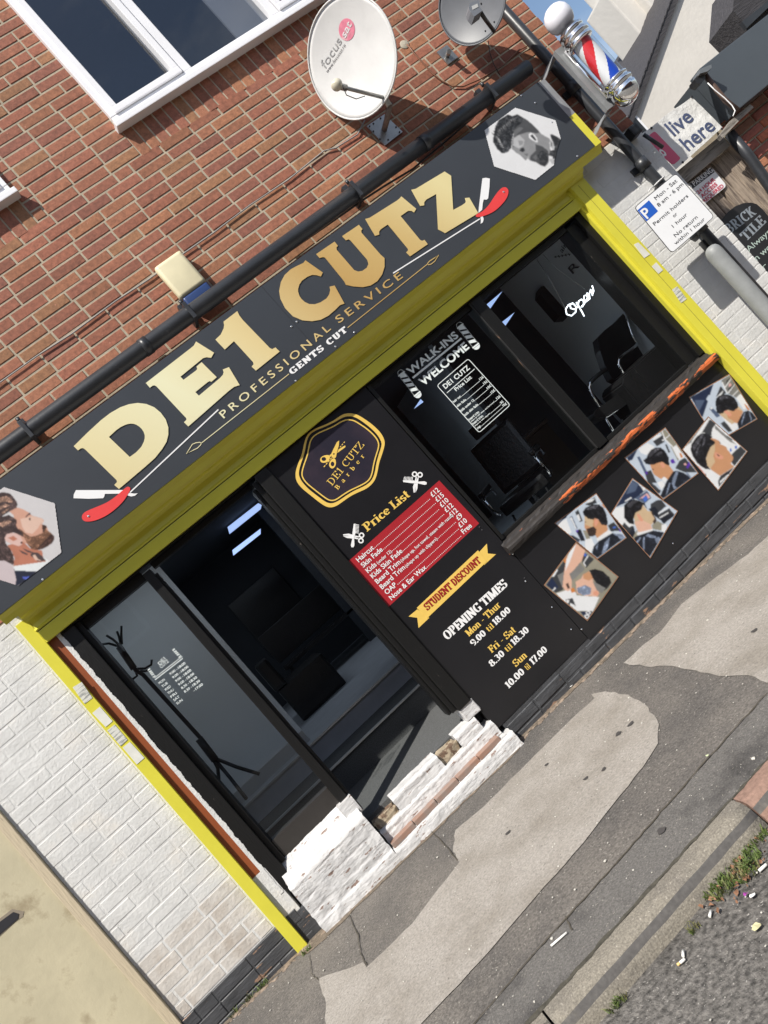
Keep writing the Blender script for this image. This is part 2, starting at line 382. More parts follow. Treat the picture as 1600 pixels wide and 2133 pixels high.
def glass_mat(name, tint=(.75,.8,.8), rough=.0, gain=1.0):
    m = bpy.data.materials.new(name); m.use_nodes = True; nt = m.node_tree; nt.nodes.clear()
    o = nt.nodes.new('ShaderNodeOutputMaterial'); t = nt.nodes.new('ShaderNodeBsdfTransparent'); t.inputs[0].default_value = (*tint, 1)
    g = nt.nodes.new('ShaderNodeBsdfGlossy'); g.inputs['Roughness'].default_value = rough
    fr = nt.nodes.new('ShaderNodeFresnel'); fr.inputs['IOR'].default_value = 1.52
    geo = nt.nodes.new('ShaderNodeNewGeometry'); io = nt.nodes.new('ShaderNodeMapRange'); io.inputs['To Min'].default_value = 1.52; io.inputs['To Max'].default_value = 1/1.52
    nt.links.new(geo.outputs['Backfacing'], io.inputs['Value']); nt.links.new(io.outputs[0], fr.inputs['IOR'])
    mu = nt.nodes.new('ShaderNodeMath'); mu.operation = 'MULTIPLY'; mu.inputs[1].default_value = gain; mu.use_clamp = True
    x = nt.nodes.new('ShaderNodeMixShader'); nt.links.new(fr.outputs[0], mu.inputs[0]); nt.links.new(mu.outputs[0], x.inputs[0])
    tcn = nt.nodes.new('ShaderNodeTexCoord'); n = nt.nodes.new('ShaderNodeTexNoise'); n.inputs['Scale'].default_value = 3; nt.links.new(tcn.outputs['Object'], n.inputs['Vector'])
    bn = nt.nodes.new('ShaderNodeBump'); bn.inputs['Distance'].default_value = .0003; nt.links.new(n.outputs['Fac'], bn.inputs['Height']); nt.links.new(bn.outputs[0], g.inputs['Normal'])
    nt.links.new(t.outputs[0], x.inputs[1]); nt.links.new(g.outputs[0], x.inputs[2]); nt.links.new(x.outputs[0], o.inputs[0]); return m

M = {}
M['brick'] = brick_mat('red brick')
M['mortar'] = mat('grey lime mortar', (.39,.335,.25), .95, var=.18, vs=14, bump=.002, bs=120)
M['wbrick'] = mat('white masonry paint', (.62,.62,.605), .6, var=.09, vs=7, bump=.0035, bs=55, bump2=.0012, bs2=240, col2=(.60,.56,.50), c2s=3.5, c2lo=.55, c2hi=.8)
M['wflake'] = mat('flaking white paint', (.56,.555,.55), .6, var=.14, vs=14, bump=.007, bs=28, bump2=.0015, bs2=200, col2=(.22,.15,.12), c2s=17, c2lo=.60, c2hi=.63, stretch=(.7,1.5,2.5))
M['bplinth'] = mat('black plinth paint', (.055,.057,.062), .5, var=.3, vs=12, bump=.004, bs=50, col2=(.30,.19,.13), c2s=10, c2lo=.63, c2hi=.65, stretch=(.5,1,1.8))
M['terracotta'] = mat('worn quarry tile', (.30,.17,.12), .5, col2=(.26,.20,.17), c2s=7, c2lo=.4, c2hi=.6, bump=.001, bs=40)
M['yellow'] = mat('yellow gloss paint', (.64,.59,.06), .32, var=.04, vs=6, bump=.0004, bs=50, col2=(.30,.26,.06), c2s=22, c2lo=.70, c2hi=.76)
M['fascia'] = mat('dark grey composite sheet', (.042,.047,.055), .33, var=.05, vs=3, bump=.0006, bs=2.2, spec=.5)
M['panel'] = mat('black composite sheet', (.012,.012,.014), .30, var=.1, vs=4, spec=.45, bump=.0004, bs=3)
M['blackwood'] = mat('old black gloss timber', (.008,.008,.008), .42, spec=.35, bump=.002, bs=45, stretch=(3,3,.6), col2=(.20,.17,.15), c2s=26, c2lo=.70, c2hi=.72)
M['sill'] = mat('peeling black paint over orange', (.032,.028,.026), .5, bump=.004, bs=30, stretch=(.35,2,2), col2=(.60,.15,.04), c2s=8, c2lo=.645, c2hi=.66)
M['sillend'] = mat('orange undercoat', (.50,.115,.03), .55, bump=.003, bs=30, stretch=(.6,2,2), col2=(.03,.025,.022), c2s=11, c2lo=.47, c2hi=.50)
M['orange'] = mat('orange brown board', (.25,.065,.02), .45, var=.06, vs=4)
M['upvc'] = mat('white upvc', (.80,.80,.82), .25, var=.03, vs=5)
M['gold'] = mat('gold vinyl print', (.74,.52,.22), .32, spec=.5, col2=(.80,.68,.36), c2s=1.1, c2lo=.35, c2hi=.62)
def gold_print():
    m = mat('graded gold vinyl', (.74,.52,.22), .3, metal=.25); nt = m.node_tree; tcn = nt.nodes.new('ShaderNodeTexCoord'); sp = nt.nodes.new('ShaderNodeSeparateXYZ'); nt.links.new(tcn.outputs['Object'], sp.inputs[0])
    mr = nt.nodes.new('ShaderNodeMapRange'); mr.inputs['From Min'].default_value = -.6; mr.inputs['From Max'].default_value = 3.6
    ad = nt.nodes.new('ShaderNodeMath'); ad.operation = 'MULTIPLY_ADD'; ad.inputs[1].default_value = .35; nt.links.new(sp.outputs['Z'], ad.inputs[0]); nt.links.new(sp.outputs['X'], ad.inputs[2])
    sb = nt.nodes.new('ShaderNodeMath'); sb.operation = 'SUBTRACT'; sb.inputs[1].default_value = .97; nt.links.new(ad.outputs[0], sb.inputs[0]); nt.links.new(sb.outputs[0], mr.inputs['Value'])
    r_ = nt.nodes.new('ShaderNodeValToRGB'); cr_ = r_.color_ramp; st = [(.0,(.68,.50,.22)),(.14,(.82,.70,.38)),(.30,(.90,.86,.56)),(.42,(.84,.68,.34)),(.58,(.60,.38,.13)),(.70,(.70,.50,.20)),(.82,(.86,.74,.38)),(1,(.74,.58,.26))]
    cr_.elements[0].position = st[0][0]; cr_.elements[0].color = (*st[0][1],1); cr_.elements[1].position = 1; cr_.elements[1].color = (*st[-1][1],1)
    for p_, c_ in st[1:-1]: e_ = cr_.elements.new(p_); e_.color = (*c_, 1)
    nt.links.new(mr.outputs[0], r_.inputs[0]); nt.links.new(r_.outputs[0], nt.nodes['Principled BSDF'].inputs['Base Color']); return m
M['gold'] = gold_print()
M['white'] = mat('white vinyl', (.80,.80,.80), .4)
M['redv'] = mat('red vinyl', (.72,.055,.055), .4, var=.03)
M['crimson'] = mat('crimson print', (.36,.02,.028), .35, var=.06, vs=5)
M['goldy'] = mat('yellow gold print', (.78,.53,.12), .35, var=.06, vs=9)
M['darkred'] = mat('dark red print', (.28,.01,.015), .4)
M['frost'] = mat('frosted white decal', (.72,.78,.77), .6)
M['blackv'] = mat('black vinyl', (.02,.02,.022), .4)
M['pvc'] = mat('black pvc pipe', (.028,.030,.034), .38, var=.2, vs=7, bump=.0006, bs=30, col2=(.09,.09,.09), c2s=12, c2lo=.64, c2hi=.75)
M['cream'] = mat('sun faded cream plastic', (.66,.60,.40), .5, var=.07, vs=9)
M['navy'] = mat('dark blue plastic', (.02,.045,.14), .35)
M['dishw'] = mat('chalky dish paint', (.60,.60,.59), .5, var=.05, vs=8, bump=.0005, bs=40, col2=(.36,.33,.28), c2s=13, c2lo=.66, c2hi=.74)
M['dishg'] = mat('dark grey dish mesh', (.105,.112,.125), .45, var=.08, vs=14)
M['galv'] = mat('galvanised steel', (.42,.43,.43), .42, metal=.6, var=.15, vs=14, bump=.0004, bs=80)
M['chrome'] = mat('chrome', (.86,.87,.88), .05, metal=1, bump=.0008, bs=9)
M['steel'] = mat('brushed steel', (.36,.36,.35), .38, metal=.85, var=.12, vs=9)
M['greyplate'] = mat('grey primed steel', (.30,.31,.32), .5, metal=.3, var=.12, vs=12)
M['globe'] = mat('opal globe', (.80,.80,.86), .12, coat=.4)
M['polew'] = mat('pole white', (.78,.78,.80), .35); M['poler'] = mat('pole red', (.66,.02,.03), .35); M['poleb'] = mat('pole blue', (.015,.07,.50), .35)
M['signw'] = mat('reflective white sign', (.80,.81,.82), .35, var=.02, vs=6)
M['signb'] = mat('sign blue', (.02,.11,.50), .35); M['signk'] = mat('sign black', (.03,.03,.035), .4)
M['postg'] = mat('grey painted post', (.24,.25,.25), .5, var=.1, vs=10, bump=.0008, bs=45, col2=(.36,.32,.22), c2s=6, c2lo=.66, c2hi=.8)
M['ply'] = mat('weathered painted plywood', (.50,.45,.31), .6, var=.12, vs=3, bump=.0015, bs=22, col2=(.30,.25,.16), c2s=6, c2lo=.54, c2hi=.70)
M['plystrip'] = mat('cracked cream trim', (.52,.44,.31), .7, bump=.004, bs=14, stretch=(6,6,.7), col2=(.15,.10,.07), c2s=5, c2lo=.68, c2hi=.71)
M['oldwood'] = mat('silvered old timber', (.36,.29,.225), .85, bump=.006, bs=16, stretch=(5,5,.5), col2=(.13,.10,.08), c2s=7, c2lo=.45, c2hi=.62)
M['beam'] = mat('grey weathered beam', (.30,.275,.245), .85, bump=.004, bs=14, stretch=(.6,4,5), col2=(.09,.08,.07), c2s=6, c2lo=.5, c2hi=.65)
M['banner'] = mat('white banner cloth', (.70,.70,.68), .6, var=.03, vs=4, bump=.03, bs=4.5)
M['pink'] = mat('pink print', (.62,.10,.19), .5, var=.04)
M['navyink'] = mat('slate navy print', (.07,.09,.17), .5)
M['render'] = mat('cream render', (.62,.59,.54), .9, var=.05, vs=2, bump=.004, bs=12)
M['slate'] = mat('grey slate', (.042,.039,.042), .7, var=.35, vs=7, bump=.01, bs=10, stretch=(.5,5,5))
M['cladding'] = mat('dark grey cladding', (.07,.082,.095), .4, var=.06, vs=2)
M['asph'] = mat('grey footway asphalt', (.155,.140,.124), .9, var=.45, vs=85, bump=.005, bs=120, bump2=.002, bs2=400, col2=(.098,.09,.083), c2s=1.8, c2lo=.38, c2hi=.62, fleck=(.33,.31,.27))
M['asph2'] = mat('dark speckled asphalt', (.125,.118,.11), .9, var=.4, vs=120, bump=.005, bs=150, col2=(.05,.047,.045), c2s=3.2, c2lo=.5, c2hi=.68, fleck=(.30,.28,.24))
M['conc'] = mat('pale concrete footway', (.315,.29,.26), .92, var=.24, vs=80, bump=.003, bs=120, bump2=.0015, bs2=420, col2=(.235,.212,.182), c2s=2.4, c2lo=.42, c2hi=.66, fleck=(.10,.09,.08), bump3=0)
M['road'] = mat('coarse road tarmac', (.125,.117,.107), .7, var=.75, vs=48, bump=.012, bs=75, col2=(.055,.05,.045), c2s=2, c2lo=.52, c2hi=.68, fleck=(.38,.36,.33))
M['kerb'] = mat('granite concrete kerb', (.21,.19,.155), .85, var=.38, vs=150, bump=.004, bs=100, col2=(.155,.14,.12), c2s=5, c2lo=.50, c2hi=.70, fleck=(.36,.33,.28))
M['kerbstain'] = mat('dark scuffed kerb edge', (.085,.08,.076), .8, var=.25, vs=60, col2=(.16,.145,.12), c2s=7, c2lo=.56, c2hi=.72)
M['kerbr'] = mat('red brown kerb', (.24,.15,.115), .85, var=.25, vs=60, bump=.003, bs=90)
M['dirt'] = mat('joint dirt', (.07,.06,.045), .95, var=.4, vs=60, bump=.004, bs=80)
M['moss'] = mat('mossy joint dirt', (.06,.055,.042), .95, var=.4, vs=50, bump=.004, bs=80)
M['grass'] = mat('weed green', (.085,.125,.03), .6, var=.4, vs=40, col2=(.16,.15,.06), c2s=14, c2lo=.5, c2hi=.6)
M['dryleaf'] = mat('dry leaf', (.22,.11,.06), .7, var=.4, vs=30)
M['glass'] = glass_mat('shop glass', (.92,.95,.95), gain=1.0)
M['upglass'] = glass_mat('upper glass', (.6,.63,.68), gain=3.2)
M['tubeglass'] = glass_mat('acrylic tube', (.96,.97,.97), gain=1.0)
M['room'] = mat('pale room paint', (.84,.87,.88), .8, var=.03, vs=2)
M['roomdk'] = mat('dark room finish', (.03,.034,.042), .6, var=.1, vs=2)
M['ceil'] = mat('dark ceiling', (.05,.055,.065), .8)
M['floor'] = mat('grey laminate', (.42,.44,.47), .45, var=.1, vs=5)
M['carpet'] = mat('charcoal flecked mat', (.085,.088,.09), .95, var=.5, vs=150, bump=.003, bs=200)
M['leather'] = mat('black leather', (.012,.012,.013), .3, bump=.002, bs=40, spec=.6)
M['blackm'] = mat('black metal', (.015,.015,.017), .4)
M['neon'] = mat('lit neon tube', (.86,.93,1.0), .4, emit=1.8)
M['led'] = mat('lit led strip', (.36,.50,.85), .4, emit=.85)
M['curtain'] = mat('dim curtain', (.08,.085,.10), .9, var=.2, vs=3)
M['skirt'] = mat('aluminium nosing', (.55,.56,.56), .35, metal=.5)
M['label'] = mat('worn paper label', (.62,.62,.56), .6, col2=(.25,.26,.25), c2s=60, c2lo=.5, c2hi=.56, stretch=(.2,1,2.4))
M['label2'] = mat('blank worn label', (.66,.66,.60), .6, var=.08, vs=20)

# ------------------------------------------------------------------ brickwork
def bricks(bm, x0, x1, z0, z1, holes, tones, yf=0.0, course=.075, pitch=.2355, joint=.0125, off=0.0, jit=.0015, bev=.003, depth=.02, last=None):
    cl = bm.loops.layers.float_color.get('Col') or bm.loops.layers.float_color.new('Col')
    def one(a, b, c, d):
        y = yf+random.uniform(-jit, jit); s = bev
        dx = [random.uniform(-.0012, .0012) for _ in range(8)]
        f0 = [bm.verts.new(p) for p in ((a+s+dx[0],y,c+s+dx[1]),(b-s+dx[2],y,c+s+dx[3]),(b-s+dx[4],y,d-s+dx[5]),(a+s+dx[6],y,d-s+dx[7]))]
        f1 = [bm.verts.new(p) for p in ((a,y+s,c),(b,y+s,c),(b,y+s,d),(a,y+s,d))]
        f2 = [bm.verts.new(p) for p in ((a,yf+depth,c),(b,yf+depth,c),(b,yf+depth,d),(a,yf+depth,d))]
        t = random.choice(tones); k = random.uniform(.88, 1.12)
        col = (t[0]*k, t[1]*k, t[2]*k, 1)
        fs = [bm.faces.new(f0)]
        for i in range(4):
            j = (i+1)%4; fs.append(bm.faces.new((f1[i], f1[j], f0[j], f0[i]))); fs.append(bm.faces.new((f2[i], f2[j], f1[j], f1[i])))
        for f in fs:
            f.material_index = 0
            for l in f.loops: l[cl] = col
    nz = int(round((z1-z0)/course))
    for k in range(nz):
        c, d = z0+k*course+joint/2, z0+(k+1)*course-joint/2
        x = x0-pitch*2+off+(pitch/2 if k%2 else 0)+random.uniform(-.012, .012)
        while x < x1:
            a, b = x+joint/2, x+pitch-joint/2
            if random.random() < .06: b = x+pitch/2-joint/2; step = pitch/2
            else: step = pitch
            segs = [(max(a, x0), min(b, x1))]
            for hx0, hx1, hz0, hz1 in holes:
                if hz0 < (c+d)/2 < hz1:
                    ns = []
                    for p, q in segs:
                        if q <= hx0 or p >= hx1: ns.append((p, q)); continue
                        if p < hx0: ns.append((p, hx0))
                        if q > hx1: ns.append((hx1, q))
                    segs = ns
            for p, q in segs:
                if q-p > .03: one(p, q, c, d)
            x += step
    return one
RT = [(.285,.112,.066),(.265,.10,.06),(.30,.125,.07),(.245,.094,.058),(.29,.108,.066),(.32,.138,.072),(.25,.095,.06),(.275,.115,.062),(.295,.112,.07),(.235,.09,.06),(.28,.135,.068)]
RT2 = RT+[(.21,.11,.07),(.18,.08,.06),(.36,.20,.12),(.25,.14,.085)]
WT = [(.8,.8,.8)]

# ================================================================== THE SHOP BUILDING
B = thing('shop_building', (1.5, 0, 0), 'red brick end terrace with a barber shop front and white painted brick below', 'building')
HOLES = [(1.475, 3.26, 4.475, 6.2), (-1.1, .70, 4.47, 6.2)]
bm = bmesh.new()
one = bricks(bm, -2.4, 4.42, 2.475, 2.475+.075*48, HOLES+[(-1.1,.70,4.25,4.47),(1.475,3.26,4.25,4.475)], RT)
for hx0, hx1 in ((-1.1,.70),(1.475,3.26)):       # soldier course under each window
    x = hx0
    while x < hx1-.05:
        one(x+.005, x+.073, 4.25+.007, 4.47-.005); x += .078
obj('brickwork', bm, [M['brick']], B)
# mortar bed behind the bricks, with the window openings left out
mort = []
xs = [-2.4, -1.1, .70, 1.475, 3.26, 4.415]
for i in range(5):
    if i in (1, 3): mort.append((xs[i], xs[i+1], .0035, .30, 2.47, 4.47))
    else: mort.append((xs[i], xs[i+1], .0035, .30, 2.47, 6.07))
obj('mortar', boxes(mort), M['mortar'], B)
# right return wall of the building
obj('side_wall', mbox(4.12, 4.41, .301, 7, -.3, 6.06), M['mortar'], B)
obj('rear_wall', mbox(-2.4, 4.1, 6.7, 7, -.3, 6.05), M['mortar'], B)
# painted brick, left and right of the shopfront
bm = bmesh.new()
bricks(bm, -1.545, -.905, .225+.075*5, .225+.075*30, [], WT, off=.07, jit=.0008, joint=.009, bev=.003, depth=.03)
obj('painted_brickwork', bm, [M['wbrick']], B)
M['wdirty'] = mat('splash dirtied white paint', (.56,.53,.49), .7, var=.14, vs=9, bump=.004, bs=50, bump2=.0012, bs2=240, col2=(.40,.34,.28), c2s=5, c2lo=.50, c2hi=.78)
bm = bmesh.new(); bricks(bm, -1.545, -.905, .225, .225+.075*5, [], WT, off=.19, jit=.001, joint=.009, bev=.003, depth=.03)
obj('dirty_lower_courses', bm, [M['wdirty']], B)
bm = bmesh.new()
bricks(bm, 3.60, 4.42, .0, .075*33, [], WT, off=.02, jit=.0008, joint=.008, bev=.003, depth=.03)
obj('painted_brickwork', bm, [M['wbrick']], B)
obj('painted_mortar', mbox(-1.545, -.82, .0016, .25, 0, 2.469), M['wbrick'], B)
obj('painted_mortar', mbox(3.601, 4.416, .0016, .25, -.2, 2.469), M['wbrick'], B)
# black plinths
bm = bmesh.new(); bricks(bm, -1.7, -.76, .0, .225, [], [(.03,.03,.03)], yf=-.012, jit=.002, depth=.05, bev=.004, joint=.006)
box(bm, -1.7, -.76, -.008, .1, -.1, .222); obj('plinth', bm, M['bplinth'], B)
bm = bmesh.new(); bricks(bm, .80, 4.43, -.13, .095, [], [(.03,.03,.03)], yf=-.012, jit=.004, depth=.05, bev=.006, joint=.008, course=.075)
box(bm, .80, 4.44, -.006, .1, -.3, .118); obj('plinth', bm, M['bplinth'], B)
# rough mortar fillet where wall meets pavement
bm = bmesh.new()
for i in range(150):
    x = -1.6+i*.04
    for q in range(2):
        y = -.03-random.random()*.05; r = random.uniform(.004, .02)
        bmesh.ops.create_icosphere(bm, subdivisions=1, radius=r, matrix=Matrix.Translation((x+random.uniform(-.02,.02), y, gz(x)))@Matrix.Diagonal((1.6,1,.5,1)))
fl = obj('rubble', bm, mat('rubble crumbs', (.22,.17,.13), .95, var=.5, vs=25, bump=.003, bs=60)); tag(fl, 'crumbled mortar and grit along the foot of the shop wall', 'rubble', kind='stuff')

# ---- upper windows
def upper_window(x0, x1, z0, z1, muls, tr=None):
    fr = bmesh.new(); d0, d1 = -.035, .10; w_ = .052
    for b in [(x0, x1, d0, d1, z0+.028, z0+.028+w_), (x0, x0+w_, d0-.002, d1, z0+.03+w_, z1), (x1-w_, x1, d0-.002, d1, z0+.03+w_, z1)]: box(fr, *b, bev=.005)
    for m_ in muls: box(fr, m_-w_*.6, m_+w_*.6, d0+.002, d1-.01, z0+.03+w_, z1, bev=.005)
    f = obj('window_frame', fr, M['upvc'], B)
    obj('sill', boxes([(x0-.02, x1+.02, -.075, .09, z0-.012, z0+.026)], bev=.006), M['upvc'], f)
    ed = [x0]+list(muls)+[x1]
    for i, (a, b) in enumerate(zip(ed, ed[1:])):
        if i != 1:   # opening casement with its own sash
            a2, b2 = a+w_*.75, b-w_*.75; s = .045; zz = z0+.032+w_
            obj('sash', boxes([(a2, b2, d0-.014, .05, zz, zz+s), (a2, a2+s, d0-.012, .05, zz+s, z1), (b2-s, b2, d0-.012, .05, zz+s, z1)], bev=.005), M['upvc'], f)
        else: a2, b2 = a+w_*.4, b-w_*.4
        bmg = bmesh.new(); vs = [bmg.verts.new(p) for p in ((a2,.02,z0+.05),(b2,.02,z0+.05),(b2,.02,z1),(a2,.02,z1))]; bmg.faces.new(vs)
        obj('pane', bmg, M['upglass'], f)
    obj('dark_room', boxes([(x0+.02, x1-.02, 1.2, 1.25, z0-.2, z1), (x0-.05, x0, .31, 1.25, z0-.2, z1), (x1, x1+.05, .31, 1.25, z0-.2, z1), (x0, x1, .31, 1.2, z0-.25, z0-.2), (x0,x1,.31,1.2,z1,z1+.05)]), M['curtain'], f)
    obj('curtain', boxes([(x1-.62, x1-.32, .22, .24, z0+.1, z1), (x0+.06,x0+.14,.22,.24,z0+.1,z1)]), mat('net curtain', (.35,.36,.38), .9), f)
upper_window(1.475, 3.26, 4.475, 6.07, (2.085, 2.83))
upper_window(-1.1, .70, 4.47, 6.07, (-.5, .1))
obj('lintel', boxes([(-1.15, .75, .0, .3, 6.07, 6.2), (1.42, 3.3, .0, .3, 6.07, 6.2)]), M['mortar'], B)

# ---- gutter pipe, downpipe
g = obj('gutter_pipe', mtube([(-2.4,-.10,3.222),(-.9,-.10,3.222),(1.0,-.10,3.222),(3.975,-.10,3.222)], .053, n=24), M['pvc'], B)
obj('collar', boxes([]) if 0 else mtube([(W(312,718,-.1).x-.05,-.10,3.222),(W(312,718,-.1).x,-.10,3.222)], .0575, n=24), M['pvc'], g)
obj('collar', mtube([(2.95,-.10,3.222),(3.02,-.10,3.222)], .0575, n=24), M['pvc'], g)
for px in ((380,635),(725,385),(1003,180),(48,885)):
    x = W(*px, -.1).x; bm = bmesh.new(); box(bm, x-.012, x+.012, -.16, .0, 3.165, 3.283, bev=.003); box(bm, x-.02, x+.02, -.05, .0, 3.27, 3.33, bev=.004)
    tube(bm, [(x,-.12,3.29),(x,-.12,3.318)], .012, n=8); obj('bracket', bm, M['pvc'], g)
x = 4.19
dp = obj('downpipe', mtube([(x,-.055,6.0),(x,-.055,2.2),(x,-.055,1.46),(x,-.055,.02)], .038, n=20), M['pvc'], B)
for z in (2.93, 2.2, 1.60, .7):
    bm = bmesh.new(); tube(bm, [(x,-.055,z-.04),(x,-.055,z+.04)], .046, n=20); box(bm, x-.075, x+.075, -.02, 0, z-.025, z+.025, bev=.004); obj('socket', bm, M['pvc'], dp)
bm = bmesh.new(); box(bm, 4.135, 4.25, -.045, -.001, 1.25, 1.52, bev=.01); obj('junction_box', bm, M['pvc'], dp)
# strip of grey flaunching pipework cover, upper right corner

# ---- cables
def cable(px, r, m, label, Y=-.012, name='cable', sag=None):
    bm = mtube([W(a, b, Y) for a, b in px], r, n=6)
    return tag(obj(name, bm, m), label, 'cable')
M['greycab'] = mat('grey cable', (.30,.29,.28), .5); M['blkcab'] = mat('black cable', (.02,.02,.02), .4); M['brncab'] = mat('brown cable', (.20,.09,.05), .5)
cable([(-60,842),(0,797),(75,743),(150,695),(240,628),(310,582),(380,530),(445,485),(520,428),(600,375),(675,314),(700,308),(745,280),(760,250)], .0045, M['greycab'], 'thin grey cable clipped across the brick from the white dish past the alarm box')
cable([(600,525),(680,470),(757,416),(800,388),(860,352),(925,297),(985,245),(1010,215)], .007, M['blkcab'], 'black cable running along just above the shop sign', Y=-.03)
cable([(848,92),(862,110),(900,152),(920,168),(942,180),(965,180),(1000,165),(1050,135),(1080,105),(1100,95),(1150,128)], .005, M['brncab'], 'brown cable looping over brick below the dark dish')

# ================================================================== SHOPFRONT opening
HD = .045   # plane of the glass
fr = thing('shopfront', (1.4, .05, 0), 'black painted timber barber shopfront with two big panes, a doorway and a side window', 'shopfront')
# carcass: jambs, head, transoms
obj('head', mbox(-.745, 3.62, .0, .16, 2.225, 2.47), M['blackwood'], fr)
obj('jamb', boxes([(-.742, -.66, -.006, .14, .33, 2.224)], bev=.006), M['blackwood'], fr)
obj('jamb', boxes([(-.659, -.628, .03, .13, .44, 2.224)], bev=.004), M['blackwood'], fr)
mu = obj('door_post', boxes([(-.205, -.150, .02, .16, .40, 2.20)], bev=.006), M['blackwood'], fr)
obj('moulding', boxes([(-.149, -.132, .05, .15, .33, 2.16)], bev=.003), M['blackwood'], mu)
pr = obj('door_post', boxes([(.655, .752, -.03, .14, .36, 2.224)], bev=.008), M['blackwood'], fr)
obj('moulding', boxes([(.60, .62, .03, .14, .37, 2.17), (.621, .654, .0, .14, .37, 2.20)], bev=.005), M['blackwood'], pr)
obj('top_rail', boxes([(-.627, -.206, .06, .13, 2.165, 2.224), (-.131, .62, .06, .13, 2.19, 2.224)], bev=.004), M['blackwood'], fr)
# timber backing behind the two printed boards
obj('backing', boxes([(.753, 1.572, .012, .14, .12, 2.224), (1.573, 3.62, .012, .14, .12, .83)]), M['blackwood'], fr)
# left side window
def pane(x0, x1, z0, z1, Y, parent):
    bm = bmesh.new(); bm.faces.new([bm.verts.new(p) for p in ((x0,Y,z0),(x1,Y,z0),(x1,Y,z1),(x0,Y,z1))]); return obj('pane', bm, M['glass'], parent)
sw = obj('side_window', boxes([(-.627, -.206, .05, .14, .40, .565)], bev=.004), mat('glossy dark kick board', (.035,.032,.030), .22, var=.15, vs=5), fr)
pane(-.627, -.206, .566, 2.164, .095, sw)
# display window frame
dw = bpy.data.objects.new('display_window', None); COL.objects.link(dw); dw.parent = fr
obj('jamb', boxes([(1.575, 1.60, -.005, .13, .93, 2.224)], bev=.004), M['blackwood'], dw); obj('jamb', boxes([(3.53, 3.617, -.004, .17, .93, 2.224)], bev=.005), M['blackwood'], dw)
obj('reveal', boxes([(3.44, 3.529, .03, .16, .93, 2.20)], bev=.005), M['blackwood'], dw)
obj('bottom_rail', boxes([(1.601, 2.50, .02, .07, .925, .952)], bev=.004), M['blackwood'], dw); obj('bottom_rail', boxes([(2.60, 3.43, .02, .07, .925, .952)], bev=.004), M['blackwood'], dw)
obj('mullion', boxes([(2.500, 2.585, -.005, .12, .935, 2.224)], bev=.008), M['blackwood'], dw)
obj('edge_bead', boxes([(2.492, 2.4995, .0, .015, .945, 2.22)]), mat('bare worn timber edge', (.30,.17,.10), .6, col2=(.02,.02,.02), c2s=14, c2lo=.36, c2hi=.42, stretch=(1,1,.3)), dw)
obj('top_rail', boxes([(1.601, 2.499, .02, .10, 2.185, 2.224), (2.586, 3.43, .02, .10, 2.185, 2.224)], bev=.004), M['blackwood'], dw)
pane(1.601, 2.499, .953, 2.184, HD, dw); pane(2.586, 3.439, .953, 2.184, HD, dw)
# sill
bm = loft_x([(-.058,.842),(-.066,.856),(-.066,.872),(-.054,.884),(-.018,.897),(-.012,.912),(.018,.924),(.06,.925),(.06,.83),(-.05,.83)], 1.545, 3.60)
bmesh.ops.subdivide_edges(bm, edges=[e for e in bm.edges if abs(e.verts[0].co.x-e.verts[1].co.x) > 1], cuts=60)
for v in bm.verts:
    if v.co.y < .1: v.co += Vector((0, random.uniform(-.0025,.0025), random.uniform(-.0025,.0025)))
sl = obj('sill', fixn(bm), [M['sill'], M['sillend']], dw)
for p in sl.data.polygons:
    c = p.center
    if c.x > 2.0 and c.y < -.050 and c.z < .881: p.material_index = 1

# ---- boards in front
def screws(pts, Y, parent, r=.008):
    for p in pts:
        q = W(*p, Y); obj('screw', lathe([(0,-.004),(r*.8,-.003),(r,0),(r*.8,.003),(0,.0045)], q, n=10, d=Vector((0,-1,0))), M['chrome'] if r > .005 else M['signk'], parent, smooth=True)
PA = -.010
pb = thing('price_board', (1.16, 0, .12), 'tall black printed board with red price list, gold logo and opening times beside the doorway', 'notice board')
obj('board', mbox(.756, 1.566, PA, -.002, .12, 2.224), M['panel'], pb)
T = PA-.0008
# gold badge outline
z7 = Zm(600, 840, 7.273)
oA = [(955,150),(1060,175),(1180,250),(1300,340),(1410,450),(1465,560),(1465,640),(1430,760),(1380,900),(1360,1020),(1330,1140),(1270,1230),(1180,1300),(1060,1350),(940,1410),(830,1490),(730,1560),(640,1582),(560,1560),(460,1490),(330,1385),(210,1290),(130,1190),(110,1090),(125,990),(175,860),(215,760),(240,620),(270,520),(320,440),(420,380),(560,325),(680,270),(790,190),(870,155)]
iA = [(930,195),(1010,205),(1120,270),(1250,370),(1360,480),(1415,580),(1420,640),(1380,760),(1340,900),(1320,1030),(1290,1130),(1230,1210),(1130,1270),(1000,1325),(880,1400),(780,1470),(690,1515),(620,1515),(560,1490),(440,1400),(310,1300),(210,1190),(165,1100),(165,1020),(200,900),(240,790),(265,680),(285,560),(330,470),(420,410),(560,355),(700,290),(800,230),(870,200)]
oB = [(900,235),(1000,250),(1100,310),(1230,400),(1340,510),(1385,600),(1380,680),(1340,800),(1305,930),(1285,1060),(1250,1150),(1180,1215),(1060,1275),(940,1330),(830,1400),(740,1465),(680,1485),(610,1475),(530,1420),(400,1320),(270,1215),(205,1120),(200,1040),(235,920),(280,800),(305,680),(325,580),(370,500),(450,445),(580,390),(700,335),(800,270)]
def smooth_loop(pts, it=2):
    for _ in range(it):
        o = []
        for i in range(len(pts)):
            a, b = pts[i], pts[(i+1)%len(pts)]
            o += [(.75*a[0]+.25*b[0], .75*a[1]+.25*b[1]), (.25*a[0]+.75*b[0], .25*a[1]+.75*b[1])]
        pts = o
    return pts
